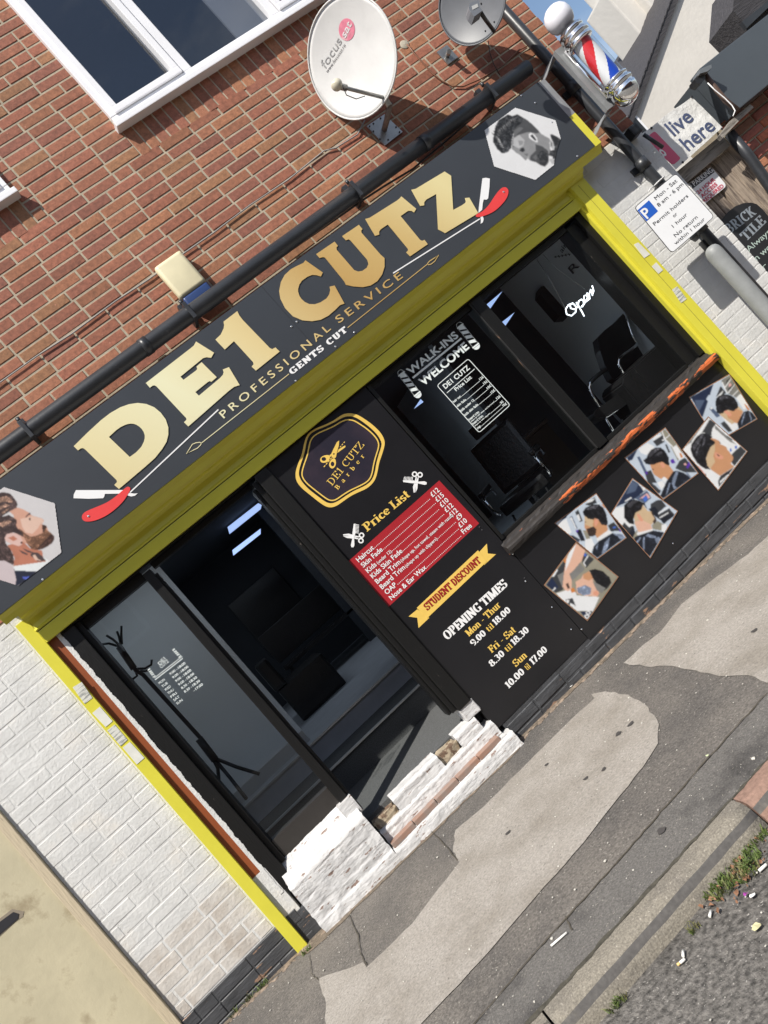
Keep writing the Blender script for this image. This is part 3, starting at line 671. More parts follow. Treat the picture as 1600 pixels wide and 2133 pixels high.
def inset(pts, d):
    o = []; n = len(pts)
    cx, cy = sum(p[0] for p in pts)/n, sum(p[1] for p in pts)/n
    for i in range(n):
        t = Vector((pts[(i+1)%n][0]-pts[i-1][0], pts[(i+1)%n][1]-pts[i-1][1])).normalized(); nn = Vector((-t.y, t.x))
        if nn.dot(Vector((cx-pts[i][0], cy-pts[i][1]))) < 0: nn = -nn
        o.append((pts[i][0]+nn.x*d, pts[i][1]+nn.y*d))
    return o
oA, iA, oB = (smooth_loop(p, 2) for p in (oA, iA, oB))
wl = lambda pts, Y: [W(x, y, Y) for x, y in pts]
bd = obj('badge', join([loops_mesh([wl(z7(oA), T), wl(z7(iA), T)], T, .001), loops_mesh([wl(z7(oB), T), wl(z7(inset(oB, 19)), T)], T, .001)]), M['goldy'], pb)
M['violet'] = mat('violet black print', (.022,.020,.032), .3, col2=(.045,.032,.045), c2s=3, c2lo=.4, c2hi=.7)
obj('badge_ground', sheet(z7(inset(oB, 24)), PA-.0006, .0004), M['violet'], bd)
sc = []
sc.append(loops_mesh([wl(z7([(775,565),(770,640),(745,730),(725,820),(700,835),(665,820),(655,765),(690,690),(740,590)]), T), wl(z7(A_(695,768,13,13,0,330,9)), T)], T-.0006, .001))
sc.append(loops_mesh([wl(z7([(745,755),(870,665),(868,640),(850,645),(765,700)]), T)], T-.0004, .001))
sc.append(loops_mesh([wl(z7(smooth_loop([(630,785),(560,785),(500,815),(483,860),(500,895),(545,905),(600,890),(640,830)])), T), wl(z7(A_(543,845,36,30,0,340,14)), T)], T-.0004, .001))
sc.append(loops_mesh([wl(z7(smooth_loop([(715,835),(730,900),(715,960),(675,993),(635,975),(618,925),(640,870),(672,835)])), T), wl(z7(A_(675,920,28,36,0,340,14)), T)], T-.0004, .001))
for k in range(4):
    a = (545+k*32, 965-k*38); sc.append(loops_mesh([wl(z7([(a[0]-8,a[1]-3),(a[0]+14,a[1]-28),(a[0]+24,a[1]-20),(a[0]+2,a[1]+5)]), T)], T-.0004, .001))
for k in range(3):
    a = (790+k*28, 665-k*32); sc.append(loops_mesh([wl(z7([(a[0]-8,a[1]-3),(a[0]+10,a[1]-22),(a[0]+18,a[1]-14),(a[0]+2,a[1]+5)]), T)], T-.0004, .001))
sc.append(loops_mesh([wl(z7([(628,785),(655,770),(660,800),(640,815)]), T)], T-.0004, .001))
obj('scissors_print', join(sc), M['goldy'], bd)
zz = lambda f, p: f([p])[0]
obj('lettering', join([slab('DE1 CUTZ', zz(z7,(668,1257)), zz(z7,(1160,635)), zz(z7,(582,1183)), T-.0008, a=.10, b=.05),
    slab('Barber', zz(z7,(757,1315)), zz(z7,(1165,805)), zz(z7,(702,1268)), T-.0008, a=.16, b=.06, track=.75)]), M['goldy'], bd)
z3 = Zm(560, 820, 3.2)
obj('lettering', slab('Price List', zz(z3,(655,921)), zz(z3,(944,682)), zz(z3,(616,878)), T, a=.20, b=.09), M['goldy'], pb)
def comb_icon(cx, cy, ang, mir):
    """crossed comb and scissors; local units roughly 150 wide in the zoomed photo"""
    c, s = math.cos(ang), math.sin(ang)
    f = lambda pts: z3([(cx+(mir*x*c-y*s), cy+(mir*x*s+y*c)) for x, y in pts])
    L = []
    L.append([wl(f([(-68,-8),(-30,-14),(5,-4),(38,2),(40,9),(0,8),(-35,0),(-66,0)]), T)])
    L.append([wl(f([(-68,4),(-30,2),(10,8),(36,16),(34,22),(0,18),(-40,16)]), T)])
    L.append([wl(f(A_(55,-6,19,19,0,345,12)), T), wl(f(A_(55,-6,10,10,0,345,10)), T)])
    L.append([wl(f(A_(52,30,19,19,0,345,12)), T), wl(f(A_(52,30,10,10,0,345,10)), T)])
    L.append([wl(f([(0,-80),(12,-82),(14,-20),(6,20),(10,60),(4,76),(-10,76),(-14,62),(-6,20),(-6,-20)]), T)])
    for k in range(7):
        y = -78+k*9; L.append([wl(f([(14,y),(36,y+3),(36,y+7),(14,y+5)]), T)])
    return join([loops_mesh(q, T-.0003*i, .001) for i, q in enumerate(L)])
obj('comb_icon', comb_icon(563, 948, D2R(2), 1), M['white'], pb)
obj('comb_icon', comb_icon(976, 592, D2R(-88), 1), M['white'], pb)
z2 = Zm(540, 850, 2.6667)
rb = obj('price_block', sheet(z2([(1000,402),(1222,640),(718,1105),(497,850)]), T, .001), M['crimson'], pb)
rows = [('Haircut','',"£12"),('Skin Fade','',"£15"),('Kids','(under 12)',"£10"),('Kids Skin Fade','',"£12"),('Beard Trim','(shape up, hot towel, steam with razor)',"£12"),('Beard Trim','(shape up with clippers)',"£9"),('OAP','',"£10"),('Nose & Ear Wax','',"Free")]
ms = []
for i, (a, sub, p) in enumerate(rows):
    k = i/7; l = Vector((747.5+k*68.5, 1171.5+k*79)); r = Vector((916.5+k*67.4, 1022.5+k*74.2)); d = (r-l).normalized(); up = Vector((-6.2, -8.3))
    TT = T-.0012
    pos = l.copy()
    def put(txt, pos, sc, bold, cond, end=None):
        me = sans(txt, tuple(pos), tuple(pos+d*50) if end is None else tuple(end), tuple((pos if end is None else end-d*50)+up*sc) if 0 else tuple(pos+up*sc), TT, bold=bold, cond=cond, right=end is not None)
        return me
    me = put(a, pos, 1, .012, .98); ms.append(me)
    base = W(*l, TT).x; wx = max(v.co.x for v in me.vertices)-base; full = W(*r, TT).x-base
    if sub:
        me = put(sub, l+(r-l)*((wx+.012)/full), .66, .006, .95); ms.append(me); wx = max(v.co.x for v in me.vertices)-base
    me = put(p, r-d*10, 1, .012, .95, end=r); ms.append(me); we = min(v.co.x for v in me.vertices)-base
    x = wx+.012
    while x < we-.012:
        q = l+(r-l)*(x/full); c = W(*q, TT)
        bm = bmesh.new(); bmesh.ops.create_cone(bm, segments=6, radius1=.0028, radius2=.0028, depth=.001, cap_ends=True, matrix=Matrix.Translation(c+Vector((0,0,.003)))@Matrix.Rotation(math.pi/2,4,'X'))
        m_ = bpy.data.meshes.new('d'); bm.to_mesh(m_); bm.free(); ms.append(m_); x += .0115
obj('lettering', join(ms), M['white'], rb)
rbn = obj('ribbon', join([loops_mesh([wl(z2(q), T)], T-o_, .001) for q, o_ in (([(1222,800),(1265,753),(1270,808),(1315,812),(1250,872)],0), ([(830,1158),(878,1118),(945,1165),(885,1222),(878,1165)],0), ([(875,1110),(1215,790),(1265,852),(932,1168)],.0012))]), M['goldy'], pb)
obj('lettering', slab('STUDENT DISCOUNT', zz(z2,(934,1126)), zz(z2,(1236,852)), zz(z2,(911,1092)), T-.003, a=.24, b=.07), M['darkred'], rbn)
wh, go = [], []
wh.append(slab('OPENING TIMES', zz(z2,(1046,1292)), zz(z2,(1384,985)), zz(z2,(1020,1246)), T, a=.25, b=.07))
go.append(slab('Mon - Thur', zz(z2,(1166,1271)), zz(z2,(1345,1100)), zz(z2,(1145,1236)), T, a=.20, b=.07))
go.append(slab('Fri - Sat', zz(z2,(1292,1362)), zz(z2,(1428,1240)), zz(z2,(1272,1327)), T, a=.20, b=.07))
go.append(slab('Sun', zz(z2,(1427,1440)), zz(z2,(1490,1380)), zz(z2,(1407,1404)), T, a=.20, b=.07))
for (l, r), (a, b), up in ((((1190,1326),(1400,1128)), ('9.00','18.00'), (-18,-34)), (((1294,1440),(1502,1238)), ('8.30','18.30'), (-18,-35)), (((1386,1560),(1604,1348)), ('10.00','17.00'), (-19,-36))):
    l, r, up = Vector(l), Vector(r), Vector(up); n1, n2 = (.38, .62) if a[:2] != '10' else (.45, .65)
    P = lambda v: zz(z2, tuple(v))
    wh.append(slab(a, P(l), P(l+(r-l)*(n1-.03)), P(l+up), T, a=.22, b=.07))
    m1 = l+(r-l)*(n1+.03); m2 = l+(r-l)*(n2-.06 if n2 < .64 else n2-.08); go.append(slab('til', P(m1), P(m2), P(m1+up*.85), T, a=.17, b=.06))
    m1 = l+(r-l)*(n2-.03); wh.append(slab(b, P(m1), P(r), P(m1+up), T, a=.22, b=.07))
ot = obj('lettering', join(wh), M['white'], pb); obj('lettering', join(go), M['goldy'], pb)
screws([(1046,1520),(960,1470),(1004,1104),(999,1098),(1093,1204)], PA, pb, .0045)

# photo board under the display window
hb = thing('photo_board', (2.6, 0, .11), 'black board under the display window printed with six tilted haircut photos', 'notice board')
prb = -.012
obj('board', mbox(1.570, 3.74, prb, -.003, .105, .828), M['panel'], hb)
screws([(1150,1265),(1095,1211),(1212,1311),(1190,1311),(1402,1132),(1068,1154)], prb, hb, .006)
I = dict(bg=ink('photo pale blue',196,208,222), bgw=ink('photo white',232,234,236), bgd=ink('photo navy',38,48,74), slate=ink('photo slate blue',84,98,124), hair=ink('photo black hair',26,26,30), hair2=ink('photo hair sheen',66,66,72),
    skin=ink('photo skin',202,150,112), skinl=ink('photo fade skin',206,180,146), skinp=ink('photo pale skin',226,182,160), ear=ink('photo ear',222,158,132), cape=ink('photo cape',30,34,44), capeh=ink('photo cape sheen',122,134,156), grey=ink('photo grey',128,128,126), greyd=ink('photo dark grey',60,62,66),
    edge=ink('photo copper edge',152,104,78), purple=ink('photo purple',92,52,168), orange=ink('photo amber',206,130,66), beard=ink('photo beard',58,46,42), blue=ink('photo blue',70,110,200), olive=ink('photo olive',150,146,130), pinkk=ink('photo pink',226,176,176))
def rect_in(c, k=.035):
    a, b, cc, d = [Vector(p) for p in c]; ctr = (a+b+cc+d)/4
    return [tuple(p+(ctr-p)*k) for p in (a, b, cc, d)]
def photo(zf, c, layers, label, dy=0.0):
    Ls = [(layers[0][0], zf(rect_in(c)))]+[(m, zf(p)) for m, p in layers[1:]]
    if 'edge' not in M: M['edge'] = mat('copper print border', (.26,.14,.085), .4)
    return picture('photo_print', Ls, prb-.001-dy, hb, label, frame=(M['edge'], zf(c)))
z = Zm(1420,770,8.889)
photo(z, [(130,505),(885,75),(1408,915),(653,1345)], [(I['bg'],),
  (I['bgd'], [(170,510),(590,265),(520,490),(390,880),(360,860)]), (I['slate'], [(240,560),(430,560),(330,760),(290,720)]), (I['bgw'], [(205,620),(225,600),(238,650)]), (I['grey'], [(740,190),(890,100),(1150,480),(1010,520),(840,430),(745,230)]),
  (I['greyd'], [(830,200),(900,150),(920,180),(820,300)]), (I['greyd'],[(850,360),(980,250),(1000,280),(900,420)]), (I['pinkk'],[(870,280),(900,240),(930,290),(880,320)]), (I['bgw'], [(740,235),(760,225),(850,430),(835,440)]), (I['bgw'], [(790,330),(920,150),(930,160),(805,345)]), (I['bgw'], [(850,430),(985,260),(995,270),(870,440)]), (I['bgw'], [(935,480),(1050,365),(1060,375),(950,490)]),
  (I['greyd'], [(640,500),(720,300),(830,430),(720,510)]), (I['bgw'], [(650,500),(780,380),(740,460),(670,520)]), (I['bg'],[(455,545),(500,470),(560,470),(640,600),(630,740)]), (I['slate'], [(510,720),(560,690),(720,850),(650,890)]), (I['bgw'],[(530,720),(560,690),(580,720),(540,740)]), (I['bgw'], [(1010,520),(1100,440),(1250,670),(1150,740)]),
  (I['greyd'], [(720,1000),(790,950),(950,1130),(870,1160)]), (I['bgw'], [(740,860),(960,1000),(1010,970),(1060,1060),(960,1160)]), (I['orange'], [(1150,620),(1180,640),(1270,740),(1220,745)]),
  (I['skinl'], [(700,820),(960,560),(1060,680),(1140,770),(1080,900),(1030,990),(980,985),(930,1010),(850,950),(740,860)]), (I['skin'], [(830,800),(1000,720),(1140,775),(1080,900),(1030,990),(980,980),(940,940),(860,900)]),
  (I['hair'], [(640,530),(700,480),(800,455),(900,470),(980,520),(1040,620),(1050,700),(960,770),(860,745),(790,770),(780,800),(700,820),(650,790),(625,620)]), (I['hair2'], [(700,520),(760,480),(860,490),(850,530),(780,540),(730,580)]),
  (I['ear'], [(790,770),(830,755),(900,790),(930,840),(890,870),(840,830),(795,800)]), (I['cape'], [(1150,780),(1230,755),(1300,790),(1395,900),(1060,1105),(1030,990),(1080,890)]), (I['capeh'], [(1165,800),(1180,800),(1120,1000),(1105,1060),(1110,960)]), (I['capeh'],[(1240,780),(1260,790),(1300,900),(1290,950),(1270,880)])],
  'photo of the back of a bowed head with short black hair and shelves behind, nearest the yellow post')
z = Zm(1410,860,10)
photo(z, [(110,760),(655,70),(1478,803),(865,1625)], [(I['bgw'],), (I['grey'], [(160,720),(640,110),(690,130),(330,600),(260,640)]), (I['bgw'],[(600,170),(670,110),(690,125),(330,610),(300,600)]), (I['greyd'], [(690,130),(820,220),(740,330),(720,480),(600,420),(520,410)]), (I['grey'],[(780,240),(1240,660),(1100,600),(800,330)]), (I['greyd'], [(1030,460),(1180,560),(1150,570),(1050,500)]),
  (I['greyd'], [(1150,850),(1330,690),(1450,800),(1200,1110),(1140,1030)]), (I['blue'],[(1100,760),(1130,730),(1150,790),(1110,810)]), (I['blue'],[(1210,690),(1250,680),(1260,740),(1210,750)]), (I['bgw'],[(1150,730),(1180,720),(1210,760),(1170,770)]), (I['pinkk'], [(380,1110),(470,1110),(600,1280),(580,1330)]), (I['beard'],[(570,1290),(610,1260),(610,1310),(590,1330)]),
  (I['skin'], [(700,520),(800,540),(880,580),(900,650),(1000,690),(1040,715),(1045,760),(1100,820),(1180,920),(1170,970),(1120,1060),(1200,1120),(900,1310),(720,1190),(620,1000),(660,760)]), (I['skinl'], [(660,700),(800,640),(790,800),(760,900),(800,1020),(700,1160),(620,1100),(610,960),(650,820)]),
  (I['hair'], [(500,430),(600,420),(700,470),(745,505),(700,540),(800,600),(790,640),(700,720),(650,830),(610,950),(640,1100),(700,1180),(600,1170),(500,1110),(420,1040),(330,900),(290,780),(300,660),(400,510)]), (I['hair2'], [(420,560),(520,440),(560,450),(480,600),(420,700),(350,800),(330,700)]), (I['hair2'],[(400,800),(480,640),(500,660),(440,800),(430,900),(390,880)]), (I['hair2'],[(560,520),(600,500),(580,640),(520,720)]),
  (I['ear'], [(785,830),(830,820),(960,900),(975,950),(900,970),(810,930)]), (I['beard'],[(830,850),(900,890),(880,910),(840,880)]), (I['beard'], [(880,580),(920,640),(905,650)]), (I['cape'], [(910,1310),(1205,1125),(1090,1270),(900,1400)]), (I['greyd'],[(860,1420),(900,1330),(1110,1260),(880,1540)]), (I['bgw'],[(900,1420),(1080,1270),(1090,1285),(900,1470)])],
  'photo of a head tipped up with curly grey-black hair and faded neck', dy=.004)
z = Zm(1290,880,9.412)
photo(z, [(98,690),(905,92),(1560,1000),(865,1520)], [(I['bg'],), (I['bgd'], [(150,690),(370,510),(260,730),(180,760)]), (I['bgw'],[(380,520),(560,400),(700,480),(540,640),(430,600)]), (I['olive'],[(800,190),(900,130),(1240,560),(1150,760),(1000,450),(880,330)]), (I['greyd'],[(660,370),(860,240),(890,380),(740,470)]), (I['bgw'],[(650,360),(700,260),(830,235),(800,280)]), (I['greyd'],[(900,440),(930,420),(1000,580),(970,600)]), (I['bgw'],[(830,350),(880,320),(870,370)]), (I['bgw'],[(830,170),(850,165),(900,310),(1060,480),(1160,700),(1140,690),(1040,490),(880,330)]), (I['bgw'],[(890,320),(990,235),(1000,245),(905,330)]), (I['bgw'],[(1060,480),(1120,440),(1280,680),(1180,740)]), (I['orange'],[(1180,600),(1210,600),(1250,680),(1210,695)]),
  (I['greyd'],[(1100,900),(1180,750),(1290,690),(1530,980),(1290,980)]), (I['purple'],[(1000,740),(1060,710),(1100,790),(1030,810)]), (I['purple'],[(1310,880),(1370,760),(1400,830),(1340,910)]), (I['pinkk'],[(1265,810),(1310,790),(1320,840),(1280,840)]), (I['slate'],[(350,680),(400,660),(560,1000),(500,1000)]), (I['greyd'],[(500,990),(620,930),(740,1180),(640,1180),(820,1340),(790,1400),(640,1330),(560,1180)]), (I['purple'],[(510,970),(550,960),(560,1010),(520,1020)]), (I['bgw'],[(830,1100),(900,1060),(940,1110),(900,1200)]), (I['bgw'],[(740,1180),(850,1140),(900,1230),(830,1320)]),
  (I['skin'],[(600,820),(850,760),(980,840),(1070,960),(950,1120),(880,1060),(820,1110),(740,1060),(680,1020),(640,930)]), (I['hair'],[(470,740),(540,690),(560,620),(620,540),(720,490),(820,495),(900,560),(970,680),(985,840),(930,830),(850,770),(760,790),(700,820),(600,830),(520,810)]), (I['hair2'],[(560,640),(640,560),(740,500),(820,510),(700,590),(600,690)]), (I['hair2'],[(700,640),(820,560),(860,600),(760,640)]),
  (I['ear'],[(800,800),(850,785),(900,840),(880,900),(830,870)]), (I['beard'],[(650,905),(680,915),(660,940)]), (I['cape'],[(1060,960),(1130,940),(1250,980),(1420,1090),(870,1490),(800,1450),(930,1150)]), (I['capeh'],[(1120,950),(1160,960),(1110,1140),(1080,1240),(1140,1280),(1080,1310),(1030,1200),(1050,1100)]), (I['capeh'],[(980,1180),(1010,1180),(940,1400),(910,1430)]), (I['capeh'],[(1300,990),(1330,970),(1420,1080),(1400,1100)])],
  'photo of a young man in profile with textured fringe and black cape', dy=.002)
z = Zm(1260,990,10)
photo(z, [(120,800),(575,55),(1528,745),(950,1735)], [(I['bg'],), (I['bgd'],[(575,95),(880,290),(640,480),(220,670),(190,720)]), (I['slate'],[(560,110),(700,190),(640,330),(440,400)]), (I['bgw'],[(410,540),(540,455),(565,475),(440,550)]), (I['bgw'],[(705,180),(760,200),(790,280),(750,240)]), (I['bgw'],[(760,250),(800,230),(860,290),(810,330)]), (I['slate'],[(620,480),(880,320),(970,470),(840,580)]), (I['blue'],[(790,470),(860,420),(900,500),(830,560)]), (I['pinkk'],[(720,490),(880,370),(950,460),(900,490),(860,410),(780,480)]), (I['bgw'],[(150,800),(230,680),(480,640),(620,1040),(500,1080),(330,1060)]),
  (I['greyd'],[(950,600),(1080,520),(1180,510),(1280,640),(1120,780),(960,690)]), (I['cape'],[(910,700),(1040,650),(1130,760),(1110,900),(1000,820)]), (I['bgw'],[(1110,790),(1340,640),(1350,660),(1120,810)]), (I['greyd'],[(1110,820),(1340,690),(1460,820),(1240,1010),(1120,900)]), (I['bgw'],[(1130,880),(1320,770),(1330,790),(1140,900)]), (I['cape'],[(1140,900),(1380,790),(1450,850),(1220,1010)]), (I['olive'],[(980,1040),(1100,950),(1250,1040),(1230,1160),(1000,1120)]), (I['bgw'],[(1180,1030),(1280,1020),(1300,1080),(1240,1190),(1180,1160)]),
  (I['greyd'],[(330,1080),(410,980),(510,1090),(560,1050),(600,1060),(450,1290)]), (I['cape'],[(440,1300),(600,1060),(640,1200),(540,1400)]), (I['olive'],[(540,1390),(670,1130),(690,1280),(580,1440)]),
  (I['skinl'],[(610,820),(800,620),(890,740),(980,760),(1020,860),(1050,900),(1000,1000),(940,1060),(700,1190),(620,1000)]), (I['skinp'],[(630,960),(800,940),(960,1020),(990,1130),(720,1200),(660,1100)]), (I['hair'],[(400,620),(500,540),(600,500),(720,530),(830,580),(885,700),(800,610),(760,720),(640,780),(600,900),(610,1030),(500,1000),(400,880)]), (I['hair2'],[(470,600),(600,520),(700,540),(600,600),(540,680),(480,680)]),
  (I['beard'],[(960,770),(990,760),(1020,830),(1060,880),(1085,960),(1020,1010),(1000,960),(1040,900),(1000,840)]), (I['ear'],[(660,810),(710,800),(800,920),(780,965),(720,940)]), (I['bgw'],[(670,1200),(990,1120),(1010,1150),(700,1250),(670,1240)]), (I['cape'],[(700,1250),(1010,1150),(1240,1190),(940,1700),(590,1450),(620,1290)]), (I['capeh'],[(850,1260),(900,1220),(1070,1270),(1060,1310),(980,1310)]), (I['capeh'],[(800,1290),(830,1280),(820,1600),(790,1560)]), (I['capeh'],[(600,1440),(740,1290),(760,1300),(640,1480)]), (I['capeh'],[(1040,1320),(1130,1280),(1160,1330),(1080,1420)])],
  'photo of a man facing right with white neck strip and gaming posters behind', dy=.0045)
z = Zm(1145,1020,9.412)
photo(z, [(90,655),(915,65),(1515,945),(940,1365)], [(I['bg'],), (I['bgd'],[(180,600),(360,470),(320,560)]), (I['bgw'],[(140,660),(330,570),(430,840),(300,900)]), (I['slate'],[(390,540),(440,515),(550,760),(520,780)]), (I['bgw'],[(400,550),(430,535),(530,760),(515,765)]), (I['greyd'],[(500,440),(560,390),(650,610),(590,640)]), (I['bgw'],[(530,500),(570,480),(610,600),(580,620)]), (I['greyd'],[(700,300),(740,240),(880,150),(930,260),(780,310)]), (I['bgw'],[(720,270),(760,210),(890,170),(840,230)]), (I['bgw'],[(915,110),(935,110),(950,260),(1010,240),(950,285)]), (I['orange'],[(1020,290),(1060,290),(1100,350),(1070,350)]),
  (I['greyd'],[(310,900),(450,890),(600,980),(560,1040),(400,1060)]), (I['slate'],[(380,1010),(450,960),(590,1020),(520,1050)]), (I['cape'],[(510,800),(610,770),(700,1000),(620,1010)]), (I['purple'],[(515,800),(550,785),(560,830),(525,840)]), (I['olive'],[(650,800),(740,790),(800,960),(720,970)]), (I['bgw'],[(690,980),(820,950),(880,1080),(810,1240),(700,1170)]), (I['greyd'],[(1140,700),(1260,635),(1400,800),(1200,820)]), (I['blue'],[(1235,740),(1290,715),(1300,745),(1250,765)]), (I['purple'],[(1360,770),(1385,760),(1410,820),(1375,830)]),
  (I['skin'],[(680,500),(720,510),(900,560),(1130,690),(1140,800),(940,960),(900,900),(760,880),(700,760),(680,740)]), (I['skinl'],[(680,500),(740,520),(860,600),(840,740),(700,690),(690,620)]), (I['beard'],[(720,770),(860,720),(920,780),(900,890),(840,920),(770,910),(745,840)]), (I['hair'],[(650,430),(700,360),(830,290),(960,285),(1050,350),(1110,470),(1145,660),(1120,700),(1020,690),(950,580),(880,560),(860,590),(760,570),(670,500)]), (I['hair2'],[(700,380),(860,310),(960,310),(900,370),(760,400)]),
  (I['ear'],[(880,590),(930,565),(955,640),(900,730),(880,680)]), (I['beard'],[(690,620),(720,620),(705,650)]), (I['bgw'],[(920,960),(1150,790),(1230,840),(940,1020)]), (I['cape'],[(960,1010),(1230,850),(1490,930),(940,1340),(830,1260),(860,1120)]), (I['capeh'],[(1080,1040),(1180,930),(1150,1100),(1090,1240),(1020,1250),(1050,1150)]), (I['capeh'],[(1230,860),(1420,870),(1480,930),(1390,980),(1330,910)]), (I['capeh'],[(900,1130),(960,1040),(930,1180)])],
  'photo of a bearded man in profile facing left with slick hair', dy=.0)
z = Zm(1125,1120,9.143)
photo(z, [(70,905),(685,80),(1500,745),(905,1590)], [(I['olive'],), (I['greyd'],[(110,900),(500,380),(620,640),(430,1000),(300,1050)]), (I['bgd'],[(120,890),(220,750),(350,940),(270,1030)]), (I['orange'],[(440,430),(540,330),(520,450),(480,490)]), (I['bgw'],[(220,740),(320,590),(340,620),(270,740)]), (I['bgw'],[(235,1000),(290,940),(300,970),(240,1020)]), (I['grey'],[(330,720),(760,480),(860,600),(640,800),(430,960)]), (I['greyd'],[(830,270),(1030,410),(880,580),(800,460)]), (I['bgw'],[(820,480),(910,330),(925,350),(840,480),(880,540),(860,550)]), (I['blue'],[(835,320),(870,290),(890,340),(850,360)]), (I['bgw'],[(310,1060),(640,960),(700,1100),(1130,1130),(1010,1400),(700,1390),(430,1200)]),
  (I['skinp'],[(690,110),(860,240),(800,430),(640,620),(560,690),(600,800),(610,960),(540,1020),(480,1000),(430,930),(460,640),(500,420),(560,270)]), (I['bgw'],[(690,110),(640,260),(560,480),(480,640),(500,420),(560,270)]), (I['beard'],[(490,880),(540,860),(570,960),(530,980)]), (I['orange'],[(580,980),(640,950),(680,1030),(600,1050)]),
  (I['skinp'],[(820,700),(930,640),(1030,760),(1000,800),(1130,1010),(1100,1120),(860,1110),(700,1060),(690,950),(680,840),(780,780)]), (I['capeh'],[(700,960),(860,900),(980,960),(960,1080),(830,1100),(720,1050)]), (I['skin'],[(820,700),(930,640),(1020,770),(930,820),(830,780)]), (I['hair'],[(940,620),(1050,595),(1200,640),(1330,760),(1360,860),(1290,960),(1180,1040),(1100,960),(1080,880),(1000,760)]), (I['grey'],[(1000,830),(1100,880),(1250,960),(1180,1060),(1080,1000)]), (I['ear'],[(1010,1030),(1080,1005),(1130,1060),(1080,1110),(1010,1080)]),
  (I['greyd'],[(480,1180),(620,1150),(680,1300),(620,1330),(520,1260)]), (I['bgw'],[(500,1190),(560,1180),(550,1240),(520,1250)]), (I['bgw'],[(570,1240),(670,1290),(640,1330),(570,1290)]), (I['bgd'],[(760,1400),(1000,1400),(930,1560),(850,1520)]), (I['bgw'],[(840,1480),(900,1460),(950,1490),(920,1540),(860,1540)]), (I['bgd'],[(870,1490),(910,1480),(920,1510),(880,1525)]), (I['bgw'],[(870,1420),(930,1390),(970,1430),(940,1470),(880,1460)]), (I['bgd'],[(890,1425),(930,1410),(945,1440),(905,1450)])],
  'photo of an arm shaving a reclined bearded man with steam, lowest of the six', dy=.0045)

# ================================================================== THE FASCIA SIGN
SY = -.205
X0, X1 = -.90, 3.925
sg = thing('shop_sign', (1.5, -.1, 2.47), 'dark grey shop sign with large gold letters over a yellow roller shutter box', 'shop sign')
obj('sign_panel', mbox(-.89, 3.868, SY+.001, SY+.005, 2.478, 3.062), M['fascia'], sg)
obj('box', mbox(-.885, 3.92, SY+.006, 0, 2.50, 3.055), M['greyplate'], sg)
et = obj('edge_trim', boxes([(3.870, 3.927, SY+.003, SY+.006, 2.74, 3.052)]), M['greyplate'], sg)
obj('edge_trim', boxes([(3.870, 3.927, SY+.0025, SY+.006, 2.472, 2.74)]), M['yellow'], sg)
obj('top_edge', boxes([(-.89, 3.90, SY+.006, SY+.03, 3.0555, 3.063)]), mat('cream batten', (.55,.50,.42), .7), sg)
# shutter box underside: lip, soffit, curtain, lath, bottom rail
obj('shutter_lip', loft_x([(SY+.005,2.474),(-.17,2.452),(-.15,2.425),(-.14,2.43),(-.14,2.4995),(SY+.007,2.4995)], -.895, 3.927), M['yellow'], sg)
cu_ = [(-.139,2.434),(-.120,2.415),(-.10,2.408),(-.088,2.398),(-.084,2.388),(-.075,2.394),(-.06,2.412),(-.045,2.408),(-.034,2.39),(-.03,2.36),(-.034,2.335),(-.045,2.322),(-.04,2.315),(-.02,2.315),(.02,2.4),(.02,2.4985),(-.139,2.4985)]
obj('shutter_curtain', loft_x(cu_, -.825, 3.74), M['yellow'], sg, smooth=False)
obj('bottom_rail', boxes([(-.82, 3.70, -.045, -.02, 2.232, 2.309)], bev=.004), M['yellow'], sg)
obj('seam', boxes([(W(541,592,SY).x-.001, W(541,592,SY).x+.001, SY-.0004, SY, 2.48, 3.06)]), M['signk'], sg)
SP = SY-.0004
z1 = Zm(140,820,6.6667); zE = Zm(290,620,5); zC = Zm(560,420,5); zT = Zm(760,330,5)
def gl(loops, nm='letter', m='gold'): return obj(nm, loops_mesh([wl(q, SP) for q in loops], SP-.0015, .003), M[m], sg)
gl([z1([(92,731),(280,545),(470,370),(600,270),(740,190),(860,148),(980,130),(1100,145),(1210,190),(1300,265),(1370,360),(1405,470),(1405,570),(1380,670),(1320,770),(1220,895),(1080,1020),(720,1325),(655,1270),(690,1232),(692,1215),(680,1195),(250,775),(230,762),(210,757),(185,765),(152,790)]), z1([(580,603),(680,510),(740,467),(800,438),(840,424),(880,418),(922,420),(960,432),(1002,458),(1035,490),(1062,530),(1078,580),(1078,620),(1065,670),(1030,740),(960,815),(870,880)])])
gl([zE([(70,890),(540,525),(570,500),(592,458),(780,575),(750,628),(700,622),(665,632),(430,825),(462,857),(590,762),(605,745),(598,718),(650,673),(808,830),(752,878),(735,870),(715,880),(585,985),(622,1022),(840,840),(872,805),(880,775),(870,750),(935,725),(1047,912),(990,930),(930,975),(512,1343),(467,1298),(492,1275),(490,1255),(180,925),(160,915),(140,918),(112,940)])])
gl([zE([(878,252),(1022,142),(1045,190),(1080,235),(1360,525),(1385,538),(1420,520),(1463,563),(1215,762),(1172,718),(1192,695),(1185,670),(987,455),(892,542),(795,438),(850,385),(880,320),(885,285)])])
gl([zC([(380,612),(562,740),(542,782),(500,768),(450,765),(400,785),(345,825),(318,865),(305,910),(305,940),(320,985),(340,1015),(375,1047),(420,1068),(480,1070),(540,1050),(600,1010),(628,970),(640,920),(633,887),(685,875),(788,1063),(740,1080),(690,1130),(620,1190),(540,1232),(450,1247),(350,1238),(250,1195),(170,1110),(120,1010),(108,930),(125,840),(165,765),(230,705),(300,668),(360,640)])])
